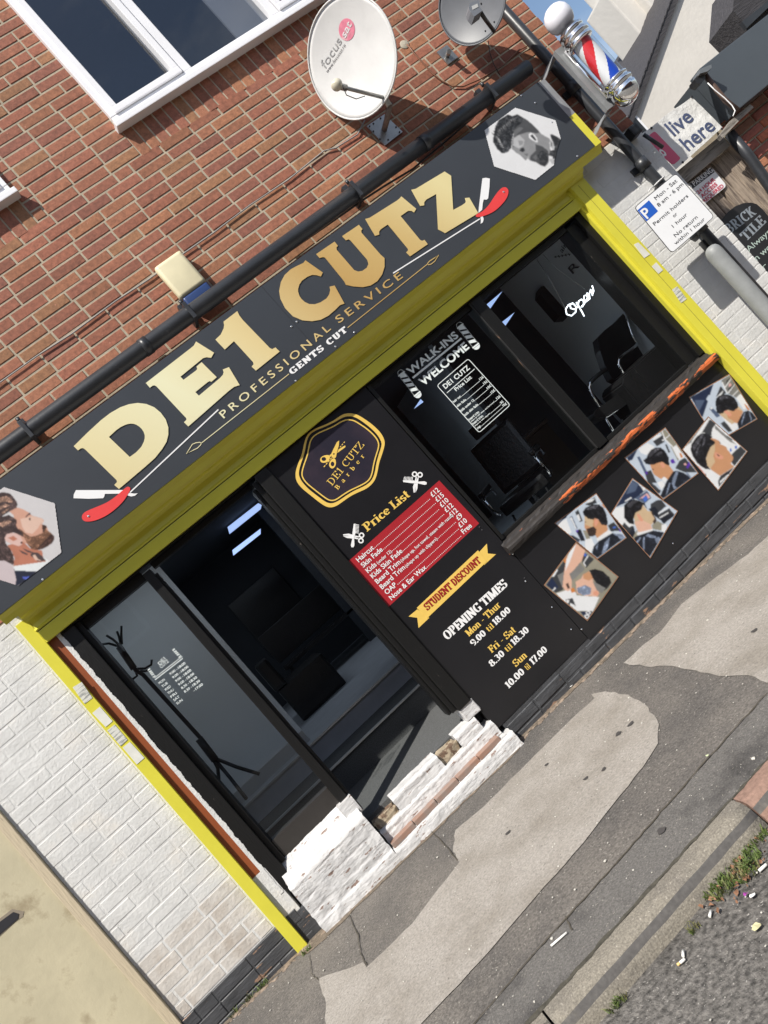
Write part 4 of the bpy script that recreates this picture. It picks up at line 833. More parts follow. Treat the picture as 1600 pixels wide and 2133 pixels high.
gl([zC([(495,547),(685,418),(720,462),(703,480),(708,505),(890,715),(930,730),(975,722),(1020,690),(1038,650),(1025,605),(850,405),(830,395),(802,405),(765,360),(938,243),(975,288),(962,305),(965,325),(1165,555),(1205,590),(1205,680),(1180,760),(1130,830),(1060,875),(980,892),(880,885),(803,868),(785,830),(590,590),(575,581),(560,580),(528,590)])])
gl([zT([(5,632),(50,620),(335,440),(360,420),(380,397),(535,527),(512,565),(485,548),(450,548),(372,602),(575,850),(595,860),(622,850),(655,895),(470,1022),(432,978),(450,960),(448,940),(238,690),(165,740),(148,765),(150,795),(105,808)])])
gl([zT([(485,328),(530,318),(830,138),(898,182),(920,538),(1010,490),(1045,465),(1052,445),(1042,415),(1088,410),(1180,570),(1150,590),(835,780),(762,738),(742,373),(640,430),(618,458),(618,490),(575,497)])])
def strip(a, b, wpx):
    a, b = Vector(a), Vector(b); d = (b-a).normalized(); n = Vector((-d.y, d.x))*wpx/2
    return [tuple(a+n), tuple(b+n), tuple(b-n), tuple(a-n)]
obj('lettering', join([sans('PROFESSIONAL', (466.5,872), (690,686), (455,860.5), SP, bold=.006, space=1.5), sans('SERVICE', (706.5,673.6), (840,577.5), (696,662), SP, bold=.006, space=1.4)]), M['gold'], sg)
obj('lettering', slab('GENTS CUT', (608.4,781), (725.5,688.5), (600.5,771), SP, a=.27, b=.13, track=.16), M['white'], sg)
arrow = lambda tip, ring, d: None
ln = [loops_mesh([wl(q, SP)], SP, .0015) for q in (strip((420.4,922.3),(602,778.9),1.6), strip((724.4,682.4),(890,550.4),1.6))]
for q in ([(387.4,945.7),(400,925),(408,921.5),(416,920.5),(420,922),(419,927),(412,934),(404,938)], [(915,530.5),(904,537),(894,543.5),(889.5,549),(893,552.5),(899,550.5),(906,545)]):
    ln.append(loops_mesh([wl(q, SP), wl(inset(q, 1.7), SP)], SP-.0004, .0015))
obj('underline', join(ln), M['gold'], sg)
obj('underline', join([loops_mesh([wl(strip((270.5,1026),(455,853),2.6), SP)], SP, .0015), loops_mesh([wl(strip((819,569),(999.5,455.8),2.4), SP)], SP, .0015)]), M['white'], sg)
def razor(zf, blade, hook, handle, pins):
    r = obj('razor', join([loops_mesh([wl(zf(q), SP)], SP-.0006, .0015) for q in (blade, hook)]), M['white'], sg)
    obj('handle', loops_mesh([wl(zf(smooth_loop(handle, 2)), SP)], SP-.0016, .0015), M['redv'], r)
    for p in pins:
        obj('pin', lathe([(0,-.001),(.007,-.001),(.006,.003),(0,.004)], W(*zz(zf, p), SP-.002), n=12, d=Vector((0,-1,0))), M['chrome'], r)
razor(z1, [(122,1340),(790,1338),(740,1388),(525,1392),(515,1430),(500,1452),(300,1460),(88,1452),(92,1400)], [(850,1378),(880,1382),(930,1388),(980,1385),(940,1418),(890,1428),(835,1412)], [(820,1298),(850,1292),(875,1305),(878,1335),(860,1370),(800,1470),(720,1560),(600,1660),(480,1730),(360,1772),(260,1780),(215,1755),(202,1715),(215,1675),(260,1635),(380,1585),(540,1520),(640,1455),(730,1380)], [(295,1702)])
razor(zT, [(1225,208),(1260,202),(1302,210),(1298,300),(1285,415),(1270,430),(1238,428),(1228,470),(1222,535),(1183,568),(1190,500),(1210,330)], [(1205,612),(1228,602),(1238,630),(1230,665),(1205,682),(1210,650)], [(1152,600),(1165,578),(1190,570),(1230,550),(1290,490),(1340,410),(1390,340),(1430,305),(1465,298),(1495,325),(1495,370),(1470,430),(1400,510),(1330,565),(1230,605),(1170,615)], [(1446,348)])
screws([(618,670),(607,680),(616,793),(738,692),(699,722),(89,1207),(1203,325),(1115,214),(1086,199),(1150,255)], SP, sg, .007)
# left hexagon portrait (colour)
K = dict(bg=ink('print pale grey',214,211,212), hair=ink('print brown hair',66,52,50), hair2=ink('print hair light',142,112,96), skin=ink('print skin',214,164,142), skinl=ink('print light skin',228,194,176), beard=ink('print brown beard',112,80,62), beard2=ink('print beard dark',64,44,38), col=ink('print collar white',232,236,236), jack=ink('print navy jacket',40,44,62), tat=ink('print tattoo grey',84,70,70), blu=ink('print blue flash',84,100,190), ear=ink('print ear',226,190,180), pk=ink('print lilac grey',208,194,196), neck=ink('print neck',190,124,100))
z = Zm(0,960,7.11)
def hexp(nm, L, label): return picture(nm, [(m, p) for m, p in L], SP-.0006, sg, label, step=.0005)
hexp('portrait_print', [(m, z(p)) for m, p in [
 (K['bg'],[(60,388),(810,628),(908,1360),(268,1850),(-530,1590),(-640,880)]),
 (K['jack'],[(-300,1500),(210,1600),(550,1637),(430,1760),(250,1862),(-200,1720)]), (K['blu'],[(330,1720),(440,1710),(400,1760),(350,1750)]),
 (K['pk'],[(-400,1480),(60,1470),(130,1510),(190,1560),(210,1620),(240,1760),(225,1848),(0,1770),(-400,1640)]),
 (K['neck'],[(110,1250),(330,1180),(450,1300),(625,1330),(640,1440),(690,1490),(200,1560),(215,1440),(180,1350)]),
 (K['col'],[(200,1560),(690,1490),(640,1430),(730,1480),(660,1540),(550,1637),(220,1625)]),
 (K['skin'],[(130,745),(262,690),(330,712),(440,770),(470,810),(560,835),(630,855),(650,885),(640,915),(615,935),(690,960),(720,1050),(780,1090),(600,1200),(420,1240),(330,1200),(240,1060),(200,800)]),
 (K['skinl'],[(470,815),(560,840),(630,860),(640,910),(600,930),(560,1000),(480,1080),(380,1060),(330,980),(300,860),(400,840)]),
 (K['beard'],[(620,940),(680,955),(698,985),(675,1015),(720,1040),(760,1070),(800,1110),(808,1160),(770,1220),(700,1270),(620,1310),(520,1318),(460,1300),(410,1240),(370,1160),(330,1080),(270,1000),(300,1010),(370,1070),(450,1125),(560,1100),(640,1060),(650,1040),(625,1000)]),
 (K['beard2'],[(670,1170),(760,1080),(800,1110),(808,1160),(770,1220),(700,1270),(620,1310),(520,1318),(600,1250)]), (K['beard2'],[(620,940),(680,955),(698,985),(660,1010),(640,1080),(625,1000)]),
 (K['hair'],[(-300,560),(-100,480),(60,465),(140,480),(200,540),(245,600),(262,650),(240,700),(150,745),(60,800),(20,830),(130,800),(200,840),(250,880),(240,960),(270,1010),(330,1060),(350,1130),(290,1100),(200,1060),(100,1090),(70,1140),(90,1230),(150,1300),(200,1400),(210,1520),(190,1545),(130,1510),(60,1475),(-200,1500),(-400,1200),(-450,800)]),
 (K['hair2'],[(-100,560),(100,520),(180,580),(190,620),(60,600),(-60,640)]), (K['hair2'],[(-60,700),(80,640),(150,660),(40,700),(-50,760)]), (K['hair2'],[(-40,930),(120,880),(180,900),(40,980)]), (K['hair2'],[(20,760),(150,690),(120,730),(40,790)]),
 (K['ear'],[(70,1140),(100,1085),(180,1065),(240,1075),(300,1110),(335,1180),(325,1240),(280,1265),(200,1240),(120,1210),(80,1180)]), (K['neck'],[(120,1140),(200,1110),(260,1160),(200,1190)]), (K['beard2'],A_(318,1212,17,17,0,330,10)),
 (K['hair'],[(372,855),(385,815),(420,780),(455,765),(455,795),(420,800),(395,830)]), (K['beard2'],[(425,850),(450,840),(450,880),(435,880)]),
 (K['tat'],[(470,1350),(560,1360),(610,1400),(640,1430),(680,1480),(560,1490),(500,1440),(450,1400)]), (K['skinl'],[(480,1400),(520,1390),(560,1450),(620,1480),(520,1470)]), (K['tat'],[(330,1290),(470,1345),(460,1365),(400,1350)]), (K['tat'],[(270,1310),(420,1380),(400,1395),(330,1370)])]],
 'hexagon portrait in colour of a bearded man looking up')
z = Zm(990,200,6.957)
g_ = {n: ink(('mono hair ' if n == 28 else 'mono beard ' if n == 52 else 'mono ')+str(n), n+(14 if n == 28 else 0), n+1+(14 if n == 28 else 0), n+3+(14 if n == 28 else 0)) for n in (28, 52, 82, 112, 150, 190, 234)}
hx_ = 1
L = [(234,[(135,495),(580,168),(1165,352),(1240,615),(1180,800),(1140,1000),(870,1215),(275,1018)]),
 (52,[(1085,560),(1110,550),(1160,575),(1235,615),(1312,888),(1150,990),(1130,930),(1120,880),(1060,860),(1070,790),(1150,780),(1140,700),(1100,610)]),
 (150,[(545,600),(560,520),(590,460),(650,420),(760,430),(850,440),(960,550),(1085,620),(1075,700),(1090,780),(1060,880),(1065,960),(1010,1025),(960,1010),(880,960),(800,940),(760,905),(730,935),(700,905),(650,855),(600,825),(530,765),(525,680)]),
 (150,[(560,620),(640,540),(740,560),(780,640),(720,700),(640,700),(560,740),(530,740)]), (150,[(720,640),(820,700),(900,800),(800,830),(730,800),(710,730)]), (150,[(900,560),(960,560),(1080,630),(1070,700),(960,640)]),
 (82,[(600,440),(700,420),(850,440),(940,530),(880,540),(760,520),(640,560),(560,600),(560,520)]), 
 (82,[(800,870),(880,790),(870,700),(920,710),(980,730),(1060,800),(1070,900),(1060,970),(1010,1025),(950,1005),(880,960),(800,930),(790,900)]), (52,[(900,860),(960,780),(1040,830),(1060,920),(1010,1010),(940,985)]), (112,[(830,890),(880,840),(900,900),(880,930)]),
 (52,[(640,790),(665,755),(705,745),(722,790),(690,815)]), (112,[(660,850),(760,830),(760,870),(720,900)]), (112,[(560,620),(600,560),(640,600),(610,700),(570,740),(540,740)]), (190,[(700,890),(770,870),(780,890),(735,930)]),
 (82,[(640,330),(690,310),(760,350),(850,430),(930,510),(860,500),(740,450),(650,440),(590,480),(560,540),(550,470)]), (28,[(385,828),(320,770),(255,660),(268,560),(290,440),(345,340),(420,300),(470,265),(540,290),(610,262),(700,315),(700,350),(650,410),(590,450),(560,500),(540,600),(522,680),(525,750),(470,812),(420,828)])]
for i in range(9):   # combed strands
    a = i/8; L.append((150 if i%2 else 112, [(300+a*230,620-a*250),(330+a*200,500-a*180),(420+a*190,420-a*110),(425+a*190,432-a*108),(345+a*200,520-a*180),(312+a*225,625-a*248)]))
L += [(190,[(560,610),(640,560),(715,640),(700,720),(630,760),(548,715)]), (150,[(620,640),(700,650),(690,700),(640,720)]), (150,[(650,850),(700,840),(768,880),(735,930),(700,905)]), (112,[(560,500),(640,450),(700,460),(640,520),(570,580)])]
for i in range(16):
    a = i/15; x_, y_ = 300+a*330, 560-a*290 if a < .75 else 342-(a-.75)*120
    dx_, dy_ = (-70+a*60, -70+abs(a-.5)*60); L.append((28 if i % 3 else 82, [(x_, y_+60), (x_+dx_, y_+dy_), (x_+26, y_+40)]))
for i in range(5): L.append((190,[(285+i*16,560+i*40),(360+i*14,640+i*26),(352+i*14,648+i*26)]))
L += [(234,[(775,560),(800,530),(850,550),(900,610),(905,665),(880,672),(830,640),(785,610)]), (52,[(795,570),(830,555),(880,620),(885,655),(840,625)]), (190,[(1090,620),(1140,700),(1145,785),(1075,720)]), (82,[(1100,650),(1120,690),(1110,740),(1095,700)]),
 (190,[(1070,905),(1150,905),(1140,940),(1155,985),(1120,990),(1080,940)]), (234,[(940,1165),(1095,1050),(1118,1078),(970,1195)]), (82,[(960,1165),(1030,1115),(1038,1125),(968,1176)]), (82,[(1050,1100),(1090,1070),(1098,1080),(1058,1111)])]
for i in range(7): L.append((150,[(1112+i*22,1045-i*16),(1126+i*22,1034-i*16),(1136+i*22,1048-i*16),(1122+i*22,1060-i*16)]))
hexp('portrait_print', [(g_[n], z(p)) for n, p in L], 'hexagon portrait in black and white of a man looking down with swept-up hair')

# ---- yellow guide posts
def post(x0, x1, label, grooves, stickers, zt, zb, yf=-.07):
    t = thing('shutter_guide', ((x0+x1)/2, -.03, zb), label, 'post', 'yellow shutter guide posts')
    obj('channel', boxes([(x0, x1, yf, -.001, zb, zt)], bev=.003), M['yellow'], t)
    for g_x in grooves: obj('groove', boxes([(g_x-.0012, g_x+.0012, -.0712, -.0702, zb+.1, zt-.05)]), mat('painted groove shade', (.16,.14,.03), .7), t)  # dark strip on the flat face paints in the shade of a groove
    for q, m in stickers: obj('sticker', sheet(q, yf-.0025, .001), m, t)
    return t
z = Zm(0,1280,4)
post(-.890, -.822, 'yellow post on the left edge of the shopfront with four paper labels', [], [(z([(605,608),(680,562),(770,695),(705,745)]), M['label']), (z([(768,822),(832,768),(938,890),(880,938)]), M['label2']), (z([(892,967),(955,917),(1063,1045),(1005,1098)]), M['label']), (z([(1022,1110),(1082,1062),(1203,1195),(1140,1250)]), M['label2'])], 2.415, .03, -.035)
z = Zm(1100,400,3.2)
xr0, xr1 = W(1232,436,-.07).x, W(1256,416,-.07).x
rp = post(3.61, 3.742, 'yellow post on the right edge of the shopfront with barcode sticker', [3.668], [(z([(705,350),(735,335),(815,415),(775,440)]), M['label2']), (z([(825,495),(855,468),(900,520),(870,545)]), M['label2']), (z([(960,650),(995,628),(1058,712),(1020,740)]), M['label'])], 2.415, .04)
obj('inner_leg', boxes([(3.585, 3.609, -.04, -.001, .84, 2.38)], bev=.003), M['yellow'], rp)

# ---- orange board and ragged mortar beside the left post
ob = thing('cover_board', (-.79, 0, .5), 'narrow orange brown board beside the left yellow post', 'board')
obj('board', mbox(-.822, -.766, -.004, .02, .50, 2.33), M['orange'], ob)
bm = bmesh.new()
rg = 0
for i in range(380):
    rg = rg*.8+random.uniform(-.0022,.0022); z_ = .33+i*.0051; box(bm, -.766, -.742+rg, -.009, .02, z_, z_+.0051, bev=0)
obj('ragged_edge', bm, M['wbrick'], B)
obj('pier', boxes([(-.822, -.741, .021, .2, .0, 2.47), (-.822, -.735, -.006, .02, .2, .498)], bev=0), M['wbrick'], B)

# ---- white flaking brick plinth under the side window and the threshold
def rough(bm, cuts=1, amp=.004):
    bmesh.ops.subdivide_edges(bm, edges=bm.edges[:], cuts=cuts, use_grid_fill=True)
    for v in bm.verts: v.co += Vector((random.uniform(-amp,amp), random.uniform(-amp,amp), random.uniform(-amp,amp)))
    return bm
def whitebricks(lst, m, name, parent, amp=.003, bev=.008):
    bm = bmesh.new()
    for b in lst: box(bm, *b, bev=bev)
    for v in bm.verts: v.co += Vector((random.uniform(-amp,amp), random.uniform(-amp,amp), random.uniform(-amp,amp)))
    return obj(name, bm, m, parent)
def lumpy(name, prof, x0, x1, m, parent, course=.078, pitch=.235, amp=.005, groove=.0045, seed=0, res=.007, endtaper=0):
    """painted brickwork worn smooth: a profile of (Y, z) swept along X with soft grooves and lumps"""
    L = [0]; 
    for p, q in zip(prof, prof[1:]): L.append(L[-1]+math.hypot(q[0]-p[0], q[1]-p[1]))
    nS = max(2, int(L[-1]/res)); nX = int((x1-x0)/res); rows = []; bm = bmesh.new()
    for j in range(nS+1):
        sl_ = L[-1]*j/nS; k = max(i for i in range(len(L)-1) if L[i] <= sl_+1e-9); u = (sl_-L[k])/max(1e-9, L[k+1]-L[k])
        y = prof[k][0]*(1-u)+prof[k+1][0]*u; z = prof[k][1]*(1-u)+prof[k+1][1]*u
        t = Vector((prof[k+1][0]-prof[k][0], prof[k+1][1]-prof[k][1])).normalized(); n = Vector((-t.y, t.x)); row = []
        for i in range(nX+1):
            x = x0+(x1-x0)*i/nX
            d = mnoise.noise((x*16+seed, y*16, z*16))*amp+mnoise.noise((x*60, y*60+seed, z*60))*amp*.35
            c_ = z/course; cf = abs(c_-round(c_))*course; kk = math.floor(c_); xo = (x/pitch+(.5 if kk % 2 else 0)); xf = abs(xo-round(xo))*pitch
            g_ = max(math.exp(-(cf/.006)**2), math.exp(-(xf/.006)**2)*(.8 if cf > .004 else 0))*(.35+.65*max(0, min(1, .5+mnoise.noise((x*5, z*5, seed))*1.6)))
            d -= groove*g_*(1 if abs(n.x) > .6 else .3)
            row.append(bm.verts.new((x+mnoise.noise((y*30, z*30, i*.0+seed))*.006*(1 if i in (0, nX) else 0), y+n.x*d, z+n.y*d)))
        rows.append(row)
    for a_, b_ in zip(rows, rows[1:]):
        for i in range(nX):
            f = bm.faces.new((a_[i], a_[i+1], b_[i+1], b_[i])); f.smooth = True
    return obj(name, bm, m, parent)
lumpy('white_plinth', [(-.128,-.03),(-.116,.085),(-.104,.10),(-.098,.325),(-.085,.347),(-.022,.372),(-.012,.390),(.05,.450)], -.70, -.152, M['wflake'], B, seed=3)
obj('white_plinth', boxes([(-.695,-.156,-.093,.09,.0,.322)]), M['wflake'], B); obj('white_plinth', boxes([(-.694,-.156,-.01,.06,.322,.385)]), M['wflake'], B)
lumpy('white_plinth', [(-.140,-.04),(-.128,.070),(-.120,.086),(-.02,.090)], -.150, .80, M['wflake'], B, seed=9)
obj('white_plinth', boxes([(-.15,.797,-.115,.09,-.03,.078)]), M['wflake'], B)
obj('pier_foot', boxes([(-.821,-.70,-.010,.02,-.02,.20)], bev=.006), M['bplinth'], B)
whitebricks([(-.235,-.135,-.02,.12,.345,.455)], M['wflake'], 'white_plinth', B)
tl = thing('door_step', (.3, -.05, .1), 'worn white painted brick threshold with red brown tiles below the doorway', 'step')
x = -.14
for i in range(5):
    b = mbox(x, x+.168, -.112, -.02, .088, .118, bev=.004); obj('tile', b, M['terracotta'], tl); x += .1725
obj('tile_bed', boxes([(-.145,.76,-.108,.0,.05,.096)]), M['wflake'], tl)
lumpy('riser', [(-.052,.10),(-.046,.178),(-.036,.189),(.09,.191)], -.145, .76, M['wflake'], tl, seed=21)
for a, b, sd_ in ((.02,.38,31),(.53,.70,47)):
    lumpy('brick', [(-.034,.186),(-.030,.262),(-.018,.274),(.10,.277)], a, b, M['wflake'], tl, seed=sd_, pitch=.18, amp=.004)
    obj('brick_core', boxes([(a+.003, b-.003, -.022, .10, .186, .268)]), M['wflake'], tl)
M['rubbly'] = mat('broken sandy mortar', (.34,.28,.20), .95, var=.35, vs=25, bump=.008, bs=30, col2=(.14,.09,.06), c2s=14, c2lo=.5, c2hi=.56)
for b_ in ((.385,.525,.0,.10,.186,.25), (-.14,.015,.0,.1,.186,.235)): whitebricks([b_], M['rubbly'], 'broken_brick', tl, amp=.012, bev=.01)
whitebricks([(.655,.765,-.02,.10,.276,.365)], M['wflake'], 'brick', tl, amp=.004)

# ---- interior (its own mesh parts of the building)
def wallp(name, b, m): return obj(name, mbox(*b), m, B)
wallp('entrance_mat', (-.9, .9, .10, 1.02, .15, .262), M['carpet'])
wallp('step', (-1.0, .95, 1.0, 1.5, .15, .45), M['carpet'])
obj('nosing', boxes([(-1.0, .95, .975, 1.015, .451, .462)]), M['skirt'], B)
wallp('shop_floor', (-1.0, 4.0, 1.5, 6.0, .15, .60), M['floor'])
obj('nosing', boxes([(-1.0, .95, 1.475, 1.52, .601, .615)]), M['skirt'], B)
wallp('shop_floor', (.951, 4.0, .17, 1.499, .15, .598), M['floor'])
wallp('interior_wall', (-1.05, -.95, .17, 6, .15, 2.7), M['room'])
wallp('interior_wall', (3.78, 3.88, .2, 6, .15, 2.7), M['room'])
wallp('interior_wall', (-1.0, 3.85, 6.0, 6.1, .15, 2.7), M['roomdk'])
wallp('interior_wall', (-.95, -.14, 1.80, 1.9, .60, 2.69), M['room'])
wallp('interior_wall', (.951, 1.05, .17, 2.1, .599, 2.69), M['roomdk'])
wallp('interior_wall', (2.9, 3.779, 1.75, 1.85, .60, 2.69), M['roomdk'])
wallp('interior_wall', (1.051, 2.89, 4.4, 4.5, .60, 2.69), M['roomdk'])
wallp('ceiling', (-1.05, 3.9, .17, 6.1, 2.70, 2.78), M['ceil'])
obj('skirting', boxes([(-.95,-.14,1.785,1.799,.601,.70)]), M['skirt'], B)
def led(x0, x1, y, i, lab): 
    t = thing('ceiling_light', ((x0+x1)/2, y, 2.69), lab, 'ceiling light', 'pale blue ceiling strips')
    obj('diffuser', boxes([(x0, x1, y-.04, y+.04, 2.645, 2.69)], bev=.01), M['led'], t)
def lamp_plate(px, Y, lab):
    P = [W(x, y, Y) for x, y in px]; t = thing('ceiling_light', sum(P, Vector())/len(P), lab, 'ceiling light', 'pale blue ceiling strips')
    bm = bmesh.new(); prism(bm, P, (0,.02,0)); obj('diffuser', fixn(bm), M['led'], t)
lamp_plate([(474,1098),(538,1048),(545,1052),(543,1060),(478,1112)], 4.2, 'longer upper lit strip seen through the doorway')
lamp_plate([(484,1146),(543,1101),(543,1112),(486,1157)], 4.2, 'shorter lower lit strip seen through the doorway')
for nm_, lc_, en_ in (('room_fill', (.3,3.6,2.6), 5), ('room_fill', (2.2,2.6,2.6), 3), ('room_fill', (-.5,1.0,2.6), 2.2)):  # area lights added to brighten the room; the entrance one matches no visible strip
    ld_ = bpy.data.lights.new(nm_, 'AREA'); ld_.shape = 'RECTANGLE'; ld_.size = 1.4; ld_.size_y = .15; ld_.energy = en_; ld_.color = (.75,.86,1)
    lo_ = bpy.data.objects.new(nm_, ld_); COL.objects.link(lo_); lo_.location = lc_
zw = Zm(700,550,2.6667)
lamp_plate(zw([(875,135),(925,68),(935,85)]), 1.0, 'highest small lit wedge behind the right hand pane')
lamp_plate(zw([(828,232),(852,254),(925,150)]), 1.0, 'middle lit wedge behind the right hand pane beside the mullion')
lamp_plate(zw([(918,325),(938,347),(992,268)]), 1.0, 'lowest lit wedge behind the right hand pane')
lamp_plate(zw([(168,682),(195,706),(240,665),(262,612)]), 2.5, 'lit corner wedge at the top left of the price list pane')
lamp_plate(zw([(435,802),(470,750),(486,765)]), 4.2, 'small lit sliver below the left barber pole decal')
# coat stand behind the side window
cs = thing('coat_stand', (-.38, .62, .45), 'black metal coat stand with curved hooks standing behind the narrow side window', 'coat stand')
def onY(px, Y): return [W(a, b, Y) for a, b in px]
zc = Zm(100,950,2.37)
CY = .75
obj('pole', mtube(onY(zc([(345,930),(435,1060),(470,1080),(760,1400),(830,1500)]), CY), .014, n=10), M['blackm'], cs)
obj('collar', mtube(onY(zc([(745,1395),(825,1500)]), CY), .026, n=12), M['blackm'], cs)
obj('collar', mtube(onY(zc([(350,940),(425,1050)]), CY), .022, n=12), M['blackm'], cs)
for q in ([(350,940),(300,925),(262,930)], [(355,935),(320,905),(288,885)], [(360,935),(350,890),(340,865)], [(365,930),(362,880),(362,838)], [(440,1050),(480,1048),(510,1030),(512,1005)], [(430,1055),(440,1085),(420,1100),(405,1100)], [(455,1060),(480,1062),(498,1055)]):
    obj('hook', mtube(onY(zc(q), CY-random.uniform(-.05,.05)), .008, n=8), M['blackm'], cs)
for q, dy in (([(830,1495),(930,1535),(1045,1570)], 0), ([(825,1500),(900,1590),(980,1670)], -.15), ([(815,1495),(838,1540),(842,1630)], .1)):
    P = onY(zc(q), CY); P[-1].y += dy; obj('leg', mtube(P, .012, n=8), M['blackm'], cs)
# bench and cabinet in the dark
bn = thing('bench', (.45, 4.6, .6), 'dark slatted waiting bench against the back wall seen through the doorway', 'bench')
obj('seat', boxes([(.1,1.3,4.4,4.8,1.0,1.05)], bev=.01), M['leather'], bn); obj('backrest', boxes([(.1,1.3,4.8,4.85,1.1,1.5)], bev=.01), M['leather'], bn)
for lx in (.15, 1.2): obj('leg', boxes([(lx,lx+.04,4.42,4.78,.6,1.0)]), M['blackm'], bn)
cb = thing('sofa', (.0, 3.3, .6), 'low black sofa near the entrance steps', 'sofa')
obj('body', boxes([(-.1,.45,3.0,3.9,.6,.98)], bev=.03), M['leather'], cb); obj('backrest', boxes([(-.12,.02,3.0,3.9,.985,1.3)], bev=.03), M['leather'], cb)
tv = thing('mirror', (.5, 5.98, 1.6), 'dark framed mirror on the far wall', 'mirror'); obj('panel', boxes([(.1,.9,5.95,5.99,1.2,2.1)], bev=.01), M['leather'], tv)

# barber chairs
def barber_chair(x, y, rot, z0, label, s=1.0, arms=True):
    t = thing('barber_chair', (x, y, z0), label, 'barber chair', 'barber chairs in the window')
    c, n = math.cos(rot), math.sin(rot)
    def tf(bm):
        for v in bm.verts:
            p = v.co*s; v.co = Vector((x+p.x*c-p.y*n, y+p.x*n+p.y*c, z0+p.z))
        return bm
    obj('seat', tf(boxes([(-.26,.26,-.26,.26,.42,.54)], bev=.04)), M['leather'], t)
    bm = boxes([(-.25,.25,.22,.34,.55,1.12)], bev=.045)
    for v in bm.verts: v.co.y += (v.co.z-.55)*.22
    obj('backrest', tf(bm), M['leather'], t)
    obj('headrest', tf(boxes([(-.13,.13,.34,.44,1.14,1.28)], bev=.03)), M['leather'], t)
    obj('base', tf(lathe([(0,0),(.28,0),(.29,.015),(.26,.03),(.06,.05),(.05,.06),(.05,.40),(0,.40)], (0,0,0), n=28)), M['chrome'], t)
    for sx in (-1, 1):
        obj('armrest', tf(boxes([(sx*.31-.03,sx*.31+.03,-.22,.2,.70,.75)], bev=.015)), M['leather'], t)
        bm = bmesh.new(); tube(bm, [(sx*.31,.24,.62),(sx*.31,.2,.69),(sx*.31,-.2,.69),(sx*.31,-.25,.66),(sx*.31,-.24,.50),(sx*.29,-.2,.46)], .013, n=8); obj('arm_frame', tf(bm), M['chrome'], t)
    bm = bmesh.new(); tube(bm, [(-.2,-.26,.4),(-.2,-.48,.16),(.2,-.48,.16),(.2,-.26,.4)], .014, n=8); box(bm, -.18,.18,-.52,-.44,.13,.17, bev=.01); obj('footrest', tf(bm), M['chrome'], t)
    return t
barber_chair(2.28, .85, D2R(-35), .60, 'black barber chair with metal arms low behind the price list pane', .8)
barber_chair(1.75, 1.7, D2R(-20), .60, 'second black barber chair deeper behind the price list pane')

# black lounge chair in the right pane
lc = thing('waiting_chair', (3.0, .8, .6), 'black waiting chair with chrome cantilever arms behind the right hand pane', 'chair')
z8 = Zm(1100,600,4)
Yc = .62
def plate(px, Y, t): 
    bm = bmesh.new(); prism(bm, [W(a, b, Y) for a, b in px], (0, t, 0)); fixn(bm)
    return bm
bm = plate(z8([(800,205),(730,280),(640,350),(580,415),(600,520),(640,640),(700,750),(790,790),(900,700),(960,560),(900,460),(860,380),(830,280)]), Yc, .09)
obj('backrest', bm, M['leather'], lc)
obj('frame_tube', mtube(onY(z8([(800,208),(835,290),(865,380),(905,465)]), Yc-.02), .009, n=8), M['chrome'], lc)
obj('arm_frame', mtube(onY(z8([(915,465),(860,510),(790,560),(760,590),(755,630),(795,710)]), Yc-.14), .011, n=8), M['chrome'], lc)
obj('arm_frame', mtube(onY(z8([(655,680),(560,750),(515,790),(512,830),(530,880),(590,985),(620,985)]), Yc-.1), .010, n=8), M['chrome'], lc)
obj('armrest', mtube(onY(z8([(655,680),(610,705),(560,745),(520,785)]), Yc-.1), .017, n=10), M['blackm'], lc)
obj('seat', plate(z8(smooth_loop([(545,1030),(640,960),(830,830),(880,840),(900,900),(800,990),(660,1060),(560,1090)], 2)), Yc-.14, .3), M['leather'], lc)
obj('leg', mtube(onY(z8([(730,1225),(640,1080),(660,1070),(880,915),(970,1000)]), Yc-.1), .010, n=8), M['chrome'], lc)
# low black sofa/box right on the floor by the window
bx = thing('armchair', (3.3, .4, .6), 'square black leather armchair pushed against the right pane', 'armchair')
bm = plate(z8([(1165,425),(1100,450),(870,660),(900,700),(1060,920),(1100,1010),(1340,640)]), .28, .32); bmesh.ops.bevel(bm, geom=bm.edges[:], offset=.012, segments=2, affect='EDGES'); obj('body', bm, M['leather'], bx)
bm = plate(z8([(870,670),(790,740),(780,800),(870,900),(960,1000),(1050,960),(1055,910)]), .36, .34); bmesh.ops.bevel(bm, geom=bm.edges[:], offset=.012, segments=2, affect='EDGES'); obj('arm', bm, M['leather'], bx)
cab = thing('cabinet', (2.75, 1.5, .6), 'dark brown cabinet in the shade left of the waiting chair', 'cabinet')
obj('body', boxes([(2.62,2.95,1.2,1.75,.6,1.25)], bev=.006), mat('dark brown laminate', (.02,.014,.01), .35), cab); obj('top', boxes([(2.6,2.97,1.18,1.77,1.251,1.28)], bev=.005), mat('dark brown top', (.035,.024,.018), .3), cab)
sh = thing('wall_speaker', (2.95, 1.6, 1.9), 'slim black speaker on the grey wall left of the neon word', 'speaker')
obj('body', plate(Zm(1100,400,3.2)([(85,630),(120,620),(260,790),(270,825),(210,830),(80,680)]), 1.2, .12), M['blackm'], sh)
wd = thing('wall_script', (3.3, 1.9, 1.9), 'black script lettering and stars on the grey wall above the neon word', 'wall lettering')
zs = Zm(1100,400,3.2)
WY = 0
def sidewall(x, y):
    v = RC.transposed() @ Vector((x-PX, y-PY, F)); t = 3.772/v.x; return CAMLOC+v*t
